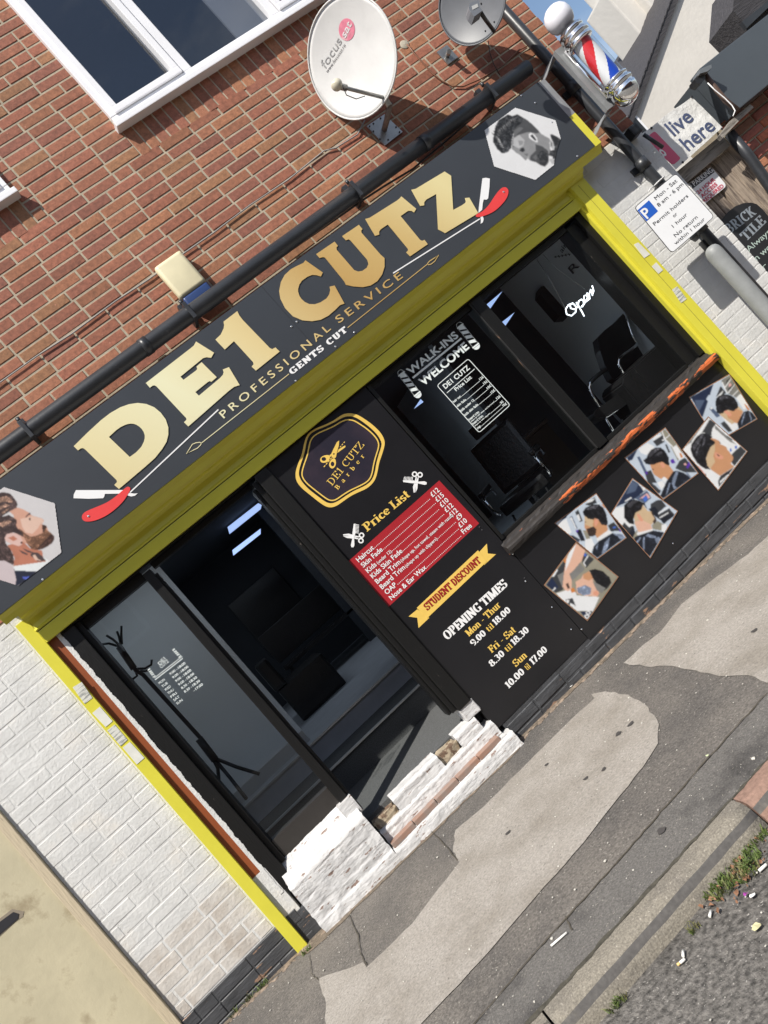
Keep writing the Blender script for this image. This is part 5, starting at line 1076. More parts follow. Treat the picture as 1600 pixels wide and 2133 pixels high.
obj('lettering', join([sans('airs!', zz(zs,(228,408)), zz(zs,(280,325)), zz(zs,(205,385)), WY, bold=.0, fn=sidewall), sans('+++++', zz(zs,(180,445)), zz(zs,(290,425)), zz(zs,(165,425)), WY, bold=.01, fn=sidewall), sans('R', zz(zs,(300,548)), zz(zs,(345,495)), zz(zs,(268,505)), WY, bold=.0, fn=sidewall)]), M['signk'], wd)

# neon Open sign hanging in the right pane
ns = thing('neon_sign', (3.1, .17, 1.6), 'lit white neon word Open hanging on two wires in the right pane', 'neon sign')
NY = .16
for q in ([(300,740),(270,752),(252,780),(258,815),(290,825),(318,800),(322,765),(300,742),(280,752),(285,775),(312,782),(335,760)], [(322,735),(340,765),(358,795),(375,828)], [(332,762),(338,728),(355,715),(372,728),(370,752),(355,765)], [(362,765),(385,728),(398,705),(392,685),(375,692),(372,715),(388,730),(410,712)], [(392,672),(402,690),(412,712),(408,680),(418,650),(428,668),(430,690)], [(420,655),(432,682),(438,660),(428,624)]):
    pts = zs(q); obj('tube', mtube(onY(pts, NY), .0046, n=8), M['neon'], ns)
for q in ([(248,775),(150,590),(60,450)], [(378,648),(280,575),(200,520),(100,415)]):
    obj('wire', mtube(onY(zs(q), NY), .0018, n=5), M['steel'], ns)

# decals on the panes
DY = HD-.004
z6 = Zm(820,660,6.4)
dl = []
dl.append(sans('WALK-INS', zz(z6,(228,778)), zz(z6,(872,262)), zz(z6,(160,705)), DY, bold=.025, t=.0008))
dl.append(sans('WELCOME', zz(z6,(398,925)), zz(z6,(1012,412)), zz(z6,(325,845)), DY, bold=.03, t=.0008))
dl.append(loops_mesh([wl(z6(strip((255,815),(905,285),26)), DY)], DY, .0008))
def rr(c, r):
    out = []
    for i in range(4):
        p, a, b = Vector(c[i]), Vector(c[i-1]), Vector(c[(i+1)%4]); u, v = (a-p).normalized()*r, (b-p).normalized()*r
        for k in range(6):
            t = k/5; out.append(tuple((p+u)*(1-t)**2+p*2*t*(1-t)+(p+v)*t*t))
    return out
cn_ = [(572,915),(995,552),(1560,1175),(1140,1550)]
dl.append(loops_mesh([wl(z6(rr(cn_, 40)), DY), wl(z6(inset(rr(cn_, 40), 9)), DY)], DY, .0008))
dl.append(sans('DE1 CUTZ', zz(z6,(692,962)), zz(z6,(1022,688)), zz(z6,(655,908)), DY, bold=.022, t=.0008))
dl.append(loops_mesh([wl(z6(strip((710,1014),(1080,695),9)), DY)], DY, .0008))
dl.append(sans('Price List', zz(z6,(835,992)), zz(z6,(1046,815)), zz(z6,(808,952)), DY, bold=.02, t=.0008))
PR = [('hair cut.',(803,1148),(908,1062),'12£',(1205,806),(1158,850)),('skin fade.',(852,1207),(978,1105),'15£',(1257,866),(1210,905)),('kids under 12.',(902,1268),(1088,1112),'10£',(1307,922),(1258,968)),('kids skin fade.',(955,1325),(1140,1170),'12£',(1358,982),(1310,1028)),('beard trim',(1012,1385),(1145,1275),'12£',(1430,1062),(1385,1105)),('beard trim',(1062,1440),(1197,1328),'9£',(1470,1132),(1437,1165)),('oap.',(1118,1503),(1172,1458),'10£',(1515,1166),(1465,1200))]
for i, (a, l, r, p, pr_, pl) in enumerate(PR):
    up = Vector((-20,-26))
    dl.append(sans(a, zz(z6,l), zz(z6,r), zz(z6,tuple(Vector(l)+up)), DY, bold=.02, t=.0008))
    dl.append(sans(p, zz(z6,pl), zz(z6,pr_), zz(z6,tuple(Vector(pl)+up)), DY, bold=.02, t=.0008))
    a_ = {4: (1352,1130), 5: (1295,1285)}.get(i, (r[0]+4, r[1]-6))
    dl.append(loops_mesh([wl(z6(strip(a_, (pl[0]-6, pl[1]+2), 5)), DY)], DY, .0008))
dl.append(sans('shape up with steam and hot towel', zz(z6,(1035,1405)), zz(z6,(1348,1135)), zz(z6,(1024,1390)), DY, bold=.015, t=.0008))
dl.append(sans('shape up with clippers', zz(z6,(1085,1463)), zz(z6,(1290,1290)), zz(z6,(1074,1449)), DY, bold=.015, t=.0008))
def decal_pole(zf, top, bot, w):
    top, bot = Vector(top), Vector(bot); d = bot-top; n = Vector((-d.y, d.x)).normalized()*w/2
    pt = lambda u, v: tuple(top+d*u+n*v)
    L = []
    def R(q): L.append(loops_mesh([wl(zf(q), DY)], DY-.0002*len(L)%.001, .0006))
    R([pt(.16,-1),pt(.9,-1),pt(.9,-.93),pt(.16,-.93)]); R([pt(.16,1),pt(.9,1),pt(.9,.93),pt(.16,.93)])
    for k in range(4):
        u = .18+k*.18
        R([pt(u,-.85),pt(u+.11,-.85),pt(u+.02,.85),pt(u-.09 if u > .2 else u,.85)] if k else [pt(.14,-.85),pt(.3,-.85),pt(.2,.85),pt(.14,.85)])
    R([pt(.10,-1.15),pt(.14,-1.15),pt(.14,1.15),pt(.10,1.15)]); R([pt(.88,-1.15),pt(.93,-1.15),pt(.93,1.15),pt(.88,1.15)])
    c0 = [pt(.10-.12*math.sin(a), math.cos(a)*1.0) for a in [math.pi*k/10 for k in range(11)]]
    L.append(loops_mesh([wl(zf(c0), DY), wl(zf(inset(c0, 5)), DY)], DY-.0012, .0006))
    c1 = [pt(.94+.10*math.sin(a), math.cos(a)*1.05) for a in [math.pi*k/10 for k in range(11)]]
    L.append(loops_mesh([wl(zf(c1), DY)], DY-.0012, .0006))
    return L
dl += decal_pole(z6, (75,720), (340,1060), 92)+decal_pole(z6, (858,85), (1120,415), 92)
obj('lettering', join(dl), M['frost'], dw)
zl = Zm(0,1200,2.2857); SYd = .09
L = []
for i, (dname, a) in enumerate((('MON','9:00'),('TUE','9:00'),('WED','9:00'),('THU','9:00'),('FRI','8:30'),('SAT','8:30'),('SUN',''))):
    k = i/6; l = Vector((760+k*84, 516+k*97)); r = Vector((885+k*83, 417+k*101)); up = Vector((-7,-9)); dd = Vector((.80,-.60))
    L.append(sans(dname, zz(zl,tuple(l)), zz(zl,tuple(l+dd*34)), zz(zl,tuple(l+up)), SYd, bold=.01, t=.0008))
    b_ = ('18:30' if 'FRI' == dname or dname == 'SAT' else '18:00') if dname != 'SUN' else '17:00'
    L.append(sans(b_, zz(zl,tuple(r-dd*42)), zz(zl,tuple(r)), zz(zl,tuple(r-dd*42+up)), SYd, bold=.02, t=.0008))
    L.append(sans((a+' -') if a else '-', zz(zl,tuple(r-dd*(92 if a else 54))), zz(zl,tuple(r-dd*48)), zz(zl,tuple(r-dd*(92 if a else 54)+up)), SYd, bold=.012, t=.0008))
L.append(sans('DE1', zz(zl,(762,425)), zz(zl,(790,395)), zz(zl,(752,412)), SYd, bold=.01, t=.0008)); L.append(sans('CUTZ', zz(zl,(768,440)), zz(zl,(806,408)), zz(zl,(759,427)), SYd, bold=.01, t=.0008))
L.append(loops_mesh([wl(zl(strip((735,485),(868,382),3)), SYd)], SYd, .0008)); L.append(loops_mesh([wl(zl(strip((738,494),(871,391),4)), SYd)], SYd, .0008))
def small_pole(top, bot, w):
    top, bot = Vector(top), Vector(bot); d = bot-top; n = Vector((-d.y, d.x)).normalized()*w/2; pt = lambda u, v: tuple(top+d*u+n*v)
    q = [[pt(0,-.8),pt(.12,-1),pt(.12,1),pt(0,.8)],[pt(.9,-1),pt(1,-1),pt(1,1),pt(.9,1)]]+[[pt(u,-.9),pt(u+.12,-.9),pt(u+.04,.9),pt(u-.08,.9)] for u in (.28,.48,.68)]
    return [loops_mesh([wl(zl(p), SYd)], SYd, .0008) for p in q]
L += small_pole((825,348),(858,385),16)+small_pole((708,442),(735,480),16)
obj('lettering', join(L), M['frost'], sw)

# ================================================================== THINGS ON THE WALL
# alarm box
al = thing('alarm_box', (1.13, -.02, 3.25), 'faded cream alarm box with a dark blue lower band on the red brick', 'alarm')
bm = boxes([(1.035,1.235,-.07,0,3.345,3.60)], bev=.024)
obj('cover', bm, M['cream'], al, smooth=True); obj('band', boxes([(1.043,1.229,-.064,0,3.26,3.343)], bev=.014), M['navy'], al, smooth=True)
# satellite dishes
camr = Vector(RC[0]); camd = Vector(RC[1])
def dish(name, cpx, Y, R_, tilt, timg, asp, dep, m, label, rim=.012):
    c = W(*cpx, Y); v = (c-CAMLOC).normalized()
    t = (camr*timg[0]+camd*timg[1]); t = (t-v*t.dot(v)).normalized()
    n = (-v*math.cos(tilt)+t*math.sin(tilt)).normalized()
    ex = (t-n*t.dot(n)).normalized(); ey = n.cross(ex)
    root = thing(name, c, label, 'satellite dish')
    bm = bmesh.new(); rings = []
    N, K_ = 56, 12
    for k in range(K_+1):
        r = k/K_
        rings.append([bm.verts.new(c+ex*(R_*r*math.cos(a))+ey*(R_*asp*r*math.sin(a))-n*dep*(1-r*r)) for a in [2*math.pi*j/N for j in range(N)]] if k else [bm.verts.new(c-n*dep)])
    for k in range(K_):
        for j in range(N):
            a, b = rings[k], rings[k+1]
            f = bm.faces.new((a[0], b[j], b[(j+1)%N]) if k == 0 else (a[j], b[j], b[(j+1)%N], a[(j+1)%N])); f.smooth = True
    # back skin
    back = []
    for rr_ in (1, .5): back.append([bm.verts.new(c+ex*(R_*rr_*math.cos(a))*.995+ey*(R_*asp*rr_*math.sin(a))*.995-n*(dep*(1-rr_*rr_)+.006)) for a in [2*math.pi*j/N for j in range(N)]])
    ctr = bm.verts.new(c-n*(dep+.008))
    for j in range(N):
        j2 = (j+1)%N; bm.faces.new((back[0][j], back[1][j], back[1][j2], back[0][j2])); bm.faces.new((back[1][j], ctr, back[1][j2]))
        bm.faces.new((rings[-1][j], back[0][j], back[0][j2], rings[-1][j2]))
    fixn(bm); obj('reflector', bm, m, root)
    rm = bmesh.new(); tube(rm, [c+ex*(R_*math.cos(a))+ey*(R_*asp*math.sin(a)) for a in [2*math.pi*j/N for j in range(N+1)]], rim*.5, n=8, cap=False)
    obj('rim', rm, m, root)
    def proj(x, y, lift=.002):
        vv = RC.transposed() @ Vector((x-PX, y-PY, F)); tt = (c-CAMLOC).dot(n)/vv.dot(n); p = CAMLOC+vv*tt
        for _ in range(3):
            u, w_ = (p-c).dot(ex)/R_, (p-c).dot(ey)/(R_*asp); dd = dep*(1-min(1, u*u+w_*w_))-lift
            tt = ((c-CAMLOC).dot(n)-dd)/vv.dot(n); p = CAMLOC+vv*tt
        return p
    return root, c, n, ex, ey, proj
dr, dc, dn, dex, dey, dproj = dish('satellite_dish', (731,122), -.315, .356, D2R(38), (-1,.05), .97, .05, M['dishw'], 'large white satellite dish with pink logo on the red brick above the sign')
zd = Zm(600,0,3.4)
M['pinklogo'] = mat('faded pink logo', (.66,.20,.28), .5, var=.15, vs=30, col2=(.62,.45,.46), c2s=20, c2lo=.5, c2hi=.7)
M['greylogo'] = mat('faded grey logo', (.42,.42,.42), .5); M['darklogo'] = mat('dark grey logo', (.16,.15,.16), .5)
lg = bmesh.new(); lg.faces.new([lg.verts.new(dproj(*p)) for p in zd(A_(416,209,57,80,0,350,26))]); obj('logo_disc', lg, M['pinklogo'], dr)
# plates for lettering: projected letter by letter onto the dish
def dish_text(body, pl, pr, pt, m, bold, lift):
    P0 = lambda x, y: dproj(x, y, lift)
    me = sans(body, pl, pr, pt, 0, bold=bold, fn=P0, t=.0005)
    for v_ in me.vertices:   # settle onto the curved face
        u, w_ = (v_.co-dc).dot(dex)/.356, (v_.co-dc).dot(dey)/.345; s_ = -(dn*0.05*(1-min(1, u*u+w_*w_)))
        h_ = (v_.co-dc).dot(dn); v_.co += dn*(-.05*(1-min(1, u*u+w_*w_))+lift-h_)
    return obj('lettering', me, m, dr)
dish_text('www.focussat.ro', zz(zd,(278,518)), zz(zd,(408,322)), zz(zd,(262,505)), M['darklogo'], .0, .003)
dish_text('focus', zz(zd,(262,490)), zz(zd,(382,295)), zz(zd,(228,440)), M['greylogo'], .0, .003)
dish_text('sat', zz(zd,(405,272)), zz(zd,(452,172)), zz(zd,(372,238)), M['white'], .015, .005)
lnb = W(701,178,-.45); base = W(806,205,-.30)
obj('arm', mtube([base, lnb+(base-lnb)*.06], .012, n=8), M['steel'], dr)
q = W(712,168,-.80)
bm = lathe([(0,0),(.026,.0),(.032,.01),(.034,.04),(.028,.055),(0,.062)], lnb-(dc-lnb).normalized()*.02, n=20, d=(dc-lnb).normalized()); obj('lnb', bm, mat('aged cream lnb', (.62,.58,.45), .4), dr, smooth=True)
obj('lnb_body', mtube([lnb, lnb+(base-lnb).normalized()*.07], .020, n=12), M['steel'], dr)
obj('cable', mtube([lnb+Vector((.03,0,-.02)), W(722,198,-.43), W(742,206,-.40), W(760,200,-.38)], .003, n=6), M['blkcab'], dr)
mc = W(800,272,0); bp = bmesh.new(); prism(bp, [W(*p, -.012) for p in zd([(558,892),(682,808),(812,932),(688,1028)])], (0,.010,0)); fixn(bp); obj('wall_plate', bp, M['galv'], dr)
bp = bmesh.new(); tube(bp, [mc+Vector((0,0,0)), mc+Vector((0,-.03,0)), W(806,250,-.17), W(812,215,-.28)], .019, n=14); obj('mast', bp, mat('rusty mast', (.16,.12,.10), .6, var=.2, vs=30), dr)
obj('mast_clamp', mtube([W(812,222,-.27), dc-dn*.10], .020, n=12), M['steel'], dr)
for p in [(578,895),(655,838),(765,900),(790,935),(710,990),(650,985),(605,930),(605,875)]: obj('bolt', lathe([(0,-.002),(.006,-.002),(.006,.004),(0,.005)], W(*zz(zd,p), -.013), n=6, d=Vector((0,-1,0))), M['signk'], dr)
r2, c2, n2, ex2, ey2, proj2 = dish('satellite_dish', (982,8), -.30, .25, D2R(30), (-.9,-.3), .95, .035, M['dishg'], 'smaller dark grey satellite dish near the corner of the building')
zg = Zm(880,0,3.967)
l2 = W(991,12,-.62)
bm = bmesh.new(); prism(bm, [W(*p, -.62) for p in zg([(385,45),(400,15),(465,0),(478,60),(497,85),(430,135),(400,100),(385,70)])], (0,.07,0)); obj('lnb', fixn(bm), mat('grey lnb', (.16,.17,.19), .4), r2)
obj('lnb_label', sheet(zg([(408,50),(455,28),(463,55),(416,80)]), -.622, .0015), mat('pale lnb label', (.45,.45,.44), .5), r2)
obj('arm', mtube([W(*zz(zg,(480,100)), -.60), W(*zz(zg,(520,160)), -.52), W(*zz(zg,(590,255)), -.34)], .013, n=8), M['blackm'], r2)
m2 = W(*zz(zg,(205,460)), 0)
bm = bmesh.new(); box(bm, m2.x-.05, m2.x+.05, -.012, 0, m2.z-.06, m2.z+.06, bev=.004); tube(bm, [m2, W(*zz(zg,(222,425)), -.09)], .016, n=10); obj('wall_bracket', bm, M['steel'], r2)
for p in [(397,118),(593,180),(520,255),(485,28)]: obj('bolt', lathe([(0,0),(.006,0),(.005,.004),(0,.005)], proj2(*zz(zg,p), .001), n=8, d=n2), M['signk'], r2)
obj('cable', mtube([W(*p, -.02) for p in zg([(545,340),(555,430),(590,530),(640,620)])], .003, n=5), M['blkcab'], r2)
vp = W(*zz(zd,(825,315)), 0); vt = tag(obj('cable_boss', lathe([(0,0),(.036,0),(.03,.003),(0,.004)], vp, n=16, d=Vector((0,-1,0))), mat('old mortar patch', (.42,.38,.30), .9, bump=.003, bs=60)), 'round mortar patch with brown cable right of the white dish', 'cable patch')

# ================================================================== BARBER POLE
bx_, by_ = 4.19, -.36
bp_ = thing('barber_pole', (bx_, by_, 2.5), 'chrome barber pole with white globe and red, white and blue spiral at the sign corner', 'barber pole')
z0, z1_ = 2.70, 3.05
# spiral cylinder
bm = bmesh.new(); n_, m_ = 90, 60; R_ = .066
grid = [[bm.verts.new((bx_+R_*math.cos(2*math.pi*j/n_), by_+R_*math.sin(2*math.pi*j/n_), z0+(z1_-z0)*i/m_)) for j in range(n_)] for i in range(m_+1)]
for i in range(m_):
    for j in range(n_):
        f = bm.faces.new((grid[i][j], grid[i][(j+1)%n_], grid[i+1][(j+1)%n_], grid[i+1][j])); f.smooth = True
        ph = ((j/n_)-.25)%1.0-(i/m_)*.50+.265; k = int(math.floor(ph*5.2))%4
        f.material_index = (0, 1, 0, 2)[k]
obj('spiral', bm, [M['polew'], M['poler'], M['poleb']], bp_)
obj('glass_tube', lathe([(.083,0),(.083,z1_-z0)], (bx_,by_,z0), n=48), M['tubeglass'], bp_)
obj('bottom_cap', lathe([(0,-.185),(.03,-.182),(.062,-.165),(.083,-.135),(.092,-.10),(.095,-.075),(.088,-.07),(.09,-.055),(.098,-.05),(.10,-.035),(.094,-.028),(.088,-.022),(.088,-.008),(.094,-.004),(.094,.006),(.086,.012),(0,.012)], (bx_,by_,z0), n=56), M['chrome'], bp_)
obj('top_cap', lathe([(0,-.012),(.086,-.012),(.094,-.006),(.094,.006),(.088,.012),(.088,.022),(.094,.028),(.10,.036),(.098,.05),(.088,.056),(.086,.075),(.092,.08),(.092,.10),(.08,.105),(.07,.12),(.05,.125),(.048,.135),(0,.135)], (bx_,by_,z1_), n=56), M['chrome'], bp_)
obj('globe', lathe([(.045,0),(.075,.02),(.092,.05),(.097,.085),(.092,.12),(.075,.15),(.05,.17),(.02,.18),(0,.181)], (bx_,by_,z1_+.13), n=48), M['globe'], bp_)
obj('back_channel', boxes([(4.075,4.16,-.27,-.255,2.60,3.14), (4.075,4.081,-.255,-.235,2.60,3.14), (4.154,4.16,-.255,-.235,2.60,3.14)]), M['greyplate'], bp_)
obj('back_rod', mtube([(4.125,-.285,2.66),(4.125,-.285,3.09)], .012, n=12), M['chrome'], bp_)
for z_ in (2.60, 3.135):
    bm = bmesh.new(); s_ = -1 if z_ < 3 else -1
    zz0 = z_-.09 if z_ > 3 else z_-.07
    prism(bm, [Vector((3.925,-.235,zz0)), Vector((4.07,-.235,z_-.004)), Vector((4.07,-.10,z_-.004)), Vector((3.925,-.10,zz0))], (0,0,.005)); obj('bracket_plate', fixn(bm), M['greyplate'], bp_)
    obj('bracket_plate', boxes([(4.10,4.14,-.234,-.05,z_-.006,z_+.0)]), M['greyplate'], bp_)
fl_ = thing('flood_light', (4.28,-.08,2.42), 'small black floodlight fitting behind the bottom of the barber pole', 'floodlight')
obj('housing', boxes([(4.27,4.36,-.09,0,2.38,2.46)], bev=.015), M['blackm'], fl_); obj('arm', mtube([(4.36,-.06,2.36),(4.41,-.06,2.2)], .014, n=8), M['pvc'], fl_)
# cable tie round the pipe
ct = thing('cable_tie', (4.19,-.055,2.03), 'white cable tie wrapped round the downpipe above the parking sign', 'cable tie')
obj('strap', mtube([(4.19+.05*math.cos(a), -.055+.05*math.sin(a), 2.03) for a in [2*math.pi*k/16 for k in range(17)]], .004, n=6), M['white'], ct)
obj('tail', mtube([(4.14,-.06,2.03),(4.08,-.075,2.03),(4.05,-.08,2.02)], .0035, n=6), M['white'], ct)

# ================================================================== PARKING SIGN
ps = thing('parking_sign', (3.99,-.22,gz(4)), 'white parking restriction sign with blue P square on a grey steel post', 'road sign')
obj('pole', lathe([(.057,0),(.057,1.50),(.052,1.53),(.04,1.55),(.02,1.56),(0,1.562)], (3.985,-.225,gz(4)+.0), n=32), M['postg'], ps)
PYs = -.165
c4 = [(1321,432),(1408,360),(1489,451),(1400,528)]
SZ = PYs-.12
c4w = rr(c4, 9)
# real plate fixed in front of its post
PYs = -.29
obj('plate', sheet(c4w, PYs, .003), M['signk'], ps)
obj('face', sheet(inset(c4w, 1.3), PYs-.001, .0008), M['signw'], ps)
zp = Zm(1280,200,5); Q = lambda p: zz(zp, p)
tx = []
for s_, a, b, t_ in (('Mon - Sat',(436,1085),(657,890),(411,1054)), ('8 am - 6 pm',(463,1156),(722,925),(440,1124)), ('Permit holders',(421,1352),(772,1047),(398,1322)), ('or',(622,1266),(658,1232),(600,1238)), ('1 hour',(616,1372),(762,1240),(594,1342)), ('No return',(638,1472),(870,1268),(614,1442)), ('within 1 hour',(640,1552),(946,1290),(618,1522))):
    tx.append(sans(s_, Q(a), Q(b), Q(t_), PYs-.0016, bold=.0, t=.0006))
obj('lettering', join(tx), M['signk'], ps)
sq = obj('blue_square', sheet(zp([(240,1190),(360,1085),(455,1198),(335,1305)]), PYs-.0016, .0006), M['signb'], ps)
obj('letter_p', sans('P', Q((340,1282)), Q((405,1165)) if 0 else Q((395,1235)), Q((272,1195)), PYs-.003, bold=.02, t=.0006), M['white'], sq)

# ================================================================== ALLEY, GATE AND NEIGHBOURS ON THE RIGHT
gt = thing('alley_gate', (5.0, .4, 0), 'old silvered timber gate of rough vertical planks beside the white corner', 'gate')
for i in range(10):
    x = 4.46+i*.098; wv = random.uniform(.080,.094)
    bm = boxes([(x, x+wv, .255+random.uniform(-.01,.01), .29, -.06, 1.985+random.uniform(-.06,.02))], bev=.006)
    bmesh.ops.subdivide_edges(bm, edges=[e for e in bm.edges if abs(e.verts[0].co.z-e.verts[1].co.z) > 1], cuts=12)
    k = random.uniform(0, 6)
    for v in bm.verts: v.co.x += .006*math.sin(v.co.z*4+k)+random.uniform(-.002,.002); v.co.y += random.uniform(-.003,.003)
    obj('plank', bm, M['oldwood'], gt)
obj('rail', boxes([(4.44,5.42,.30,.34,1.6,1.7),(4.44,5.42,.30,.34,.3,.4)]), M['oldwood'], gt)
lb = thing('gate_beam', (4.9, .2, 1.95), 'thick weathered grey beam over the alley gate', 'beam')
obj('beam', boxes([(4.425,5.13,.19,.24,1.925,2.035)], bev=.008), M['beam'], lb)
obj('end_board', fixn(plate(Zm(1300,0,5.333)([(1060,1500),(1180,1340),(1400,1155),(1442,1190),(1330,1290),(1230,1390),(1100,1530)]), .04, .04)), M['beam'], lb)
bnn = thing('banner', (4.75, .1, 2.2), 'white vinyl banner printed live here with a pink rounded block', 'banner')
BY = .10
def bW(x, y): return W(x, y, BY)
bm = bmesh.new(); cnr = [Vector(p) for p in zp([(290,385),(805,3),(1128,322),(640,765)])]
nu, nv = 44, 26; gr = []
for j in range(nv+1):
    row = []
    for i in range(nu+1):
        u, v_ = i/nu, j/nv; p = (cnr[0]*(1-u)+cnr[1]*u)*(1-v_)+(cnr[3]*(1-u)+cnr[2]*u)*v_
        w3 = W(p.x, p.y, BY); fold = .0008*math.sin(u*15+v_*5)+.0006*math.sin((u-v_)*17)
        edge = .012*math.sin(u*math.pi*1.0)*(1 if v_ < .02 else 0)
        w3.y += fold+.002; w3.z += -.004*math.sin(u*9)*(1-v_); row.append(bm.verts.new(w3))
    gr.append(row)
for j in range(nv):
    for i in range(nu):
        f = bm.faces.new((gr[j][i], gr[j+1][i], gr[j+1][i+1], gr[j][i+1])); f.smooth = True
obj('cloth', bm, M['banner'], bnn)
BT = BY-.0005
obj('pink_block', loops_mesh([wl(smooth_loop(zp([(300,450),(345,425),(405,372),(425,372),(450,395),(680,635),(685,650),(675,665),(610,720),(560,680)]), 1), BT)], BT, .001), M['pink'], bnn)
obj('lettering', sans('to', Q((500,655)), Q((548,600)), Q((420,560)), BT-.002, bold=.03, t=.001), M['white'], bnn)
obj('lettering', join([sans('live', Q((622,418)), Q((832,240)), Q((514,300)), BT, bold=.012, t=.001), sans('here', Q((772,575)), Q((1060,335)), Q((668,455)), BT, bold=.012, t=.001)]), M['navyink'], bnn)
for p in ((385,332),(803,6),(1118,342),(712,690)): obj('eyelet', lathe([(0,0),(.010,0),(.008,.004),(0,.004)], W(*Q(p), BT-.002), n=10, d=Vector((0,-1,0))), M['signk'], bnn)
npk = thing('gate_sign', (4.6,.32,1.8), 'small white sign reading no parking 24 hour access required on the gate', 'sign')
NPY = .235
obj('plate', sheet(rr(zp([(705,960),(1012,740),(1172,935),(880,1170)]), 8), NPY, .003), M['signw'], npk)
obj('black_band', sheet(zp([(712,962),(1008,744),(1045,790),(750,1015)]), NPY-.001, .0008), M['signk'], npk)
obj('lettering', sans('NO PARKING', Q((790,975)) if 0 else Q((745,1010)), Q((1033,783)), Q((716,965)), NPY-.002, bold=.012, t=.0006), M['white'], npk)
M['redink'] = mat('rose red print', (.55,.045,.10), .5)
obj('lettering', join([sans('24 HOUR', Q((878,1022)), Q((1053,875)), Q((856,990)), NPY-.002, bold=.02, t=.0006), sans('ACCESS', Q((918,1062)), Q((1076,925)), Q((896,1030)), NPY-.002, bold=.02, t=.0006), sans('REQUIRED', Q((938,1112)), Q((1143,942)), Q((916,1080)), NPY-.002, bold=.02, t=.0006)]), M['redink'], npk)
btn = thing('trade_sign', (4.9,.25,1.3), 'arched black sign with silver letters brick tile hung on the alley gate', 'sign')
zq = Zm(1400,350,5.333); QQ = lambda p: zz(zq, p); BTY = .22
obj('board', sheet(zq([(480,640),(560,560),(620,490),(700,425),(790,390),(880,383),(940,400),(1010,460),(1500,1060),(1250,1520),(880,1150)]), BTY, .012), M['blackv'], btn)
M['silver'] = mat('silvered letters', (.42,.47,.52), .35, metal=.5, var=.1, vs=30)
obj('lettering', join([slab('BRICK', QQ((642,735)), QQ((942,508)), QQ((575,640)), BTY, a=.20, b=.08), slab('TILE', QQ((822,822)), QQ((1052,600)), QQ((740,742)), BTY, a=.20, b=.08)]), M['silver'], btn)
obj('lettering', join([sans('Always', QQ((855,935)), QQ((1100,722)), QQ((835,868)), BTY, bold=.0, t=.001), sans('in wo', QQ((925,1050)), QQ((1110,890)), QQ((895,985)), BTY, bold=.0, t=.001), sans('r n', QQ((1020,1130)), QQ((1160,1010)), QQ((1000,1070)), BTY, bold=.0, t=.001)]), mat('pale green chalk', (.42,.52,.47), .5), btn)

nb = thing('neighbour_shop', (6.5, .2, 0), 'neighbouring brick shop with a long dark grey fascia', 'shop')
bm = bmesh.new(); RTn = [(.42,.13,.07),(.36,.11,.07),(.30,.10,.075),(.40,.17,.09),(.26,.13,.09)]
bricks(bm, 5.20, 8.2, -.3, -.3+.077*35, [], RTn, yf=.20, course=.077, jit=.006, joint=.014, bev=.006, off=.05, depth=.05)
obj('brickwork', bm, M['brick'], nb); obj('mortar', mbox(5.195, 8.2, .212, .6, -.3, 2.42), M['mortar'], nb)
fc = obj('fascia', boxes([(5.18,9.5,.0,.13,2.075,2.495)], bev=.006), M['cladding'], nb)
obj('fascia_return', boxes([(5.19,9.4,.131,.4,2.1,2.47)]), M['cladding'], nb)
0 and obj('sloped_cill', fixn(loft_x([(-.0,2.40),(-.03,2.36),(-.03,2.35),(-.001,2.34)], 5.4, 9.4)), M['cladding'], nb)
zf = Zm(1300,0,5.333); 
obj('downpipe', mtube([W(*zz(zf,(1170,1480)), .12), W(1560,325,.12), W(1640,440,.12), W(1760,600,.12)], .04, n=16), M['pvc'], nb)
up = bmesh.new(); prism(up, [W(*p, 1.2) for p in [(1533,-60),(1527,22),(1550,46),(1566,64),(1700,-30),(1700,-90)]], (0,.4,0)); obj('roof_edge', fixn(up), M['slate'], nb)
up = bmesh.new(); prism(up, [W(*p, 1.15) for p in [(1546,45),(1600,2),(1640,-20),(1650,-8),(1600,16),(1556,58)]], (0,.04,0)); obj('gutter', fixn(up), M['pvc'], nb)
sl_ = thing('security_light', (5.25,-.05,2.4), 'small grey security light and camera on the dark fascia end', 'security light')
obj('lamp', fixn(plate(zf([(840,770),(920,735),(970,715),(975,750),(930,790),(845,815)]), -.10, .09)), M['steel'], sl_)
obj('housing', fixn(plate(zf([(780,880),(830,815),(900,810),(905,870),(850,930),(800,915)]), -.07, .07)), M['blackm'], sl_)
obj('arm', mtube([W(*zz(zf,p), -.03) for p in [(900,830),(1000,960),(1120,1110),(1270,1230)]], .02, n=10), mat('rusty bracket', (.10,.06,.045), .6), sl_)
obj('wire', mtube([W(*zz(zf,p), -.07) for p in [(930,920),(1010,1000),(1120,1090),(1200,1170),(1235,1230),(1210,1290)]], .004, n=6), M['white'], sl_)

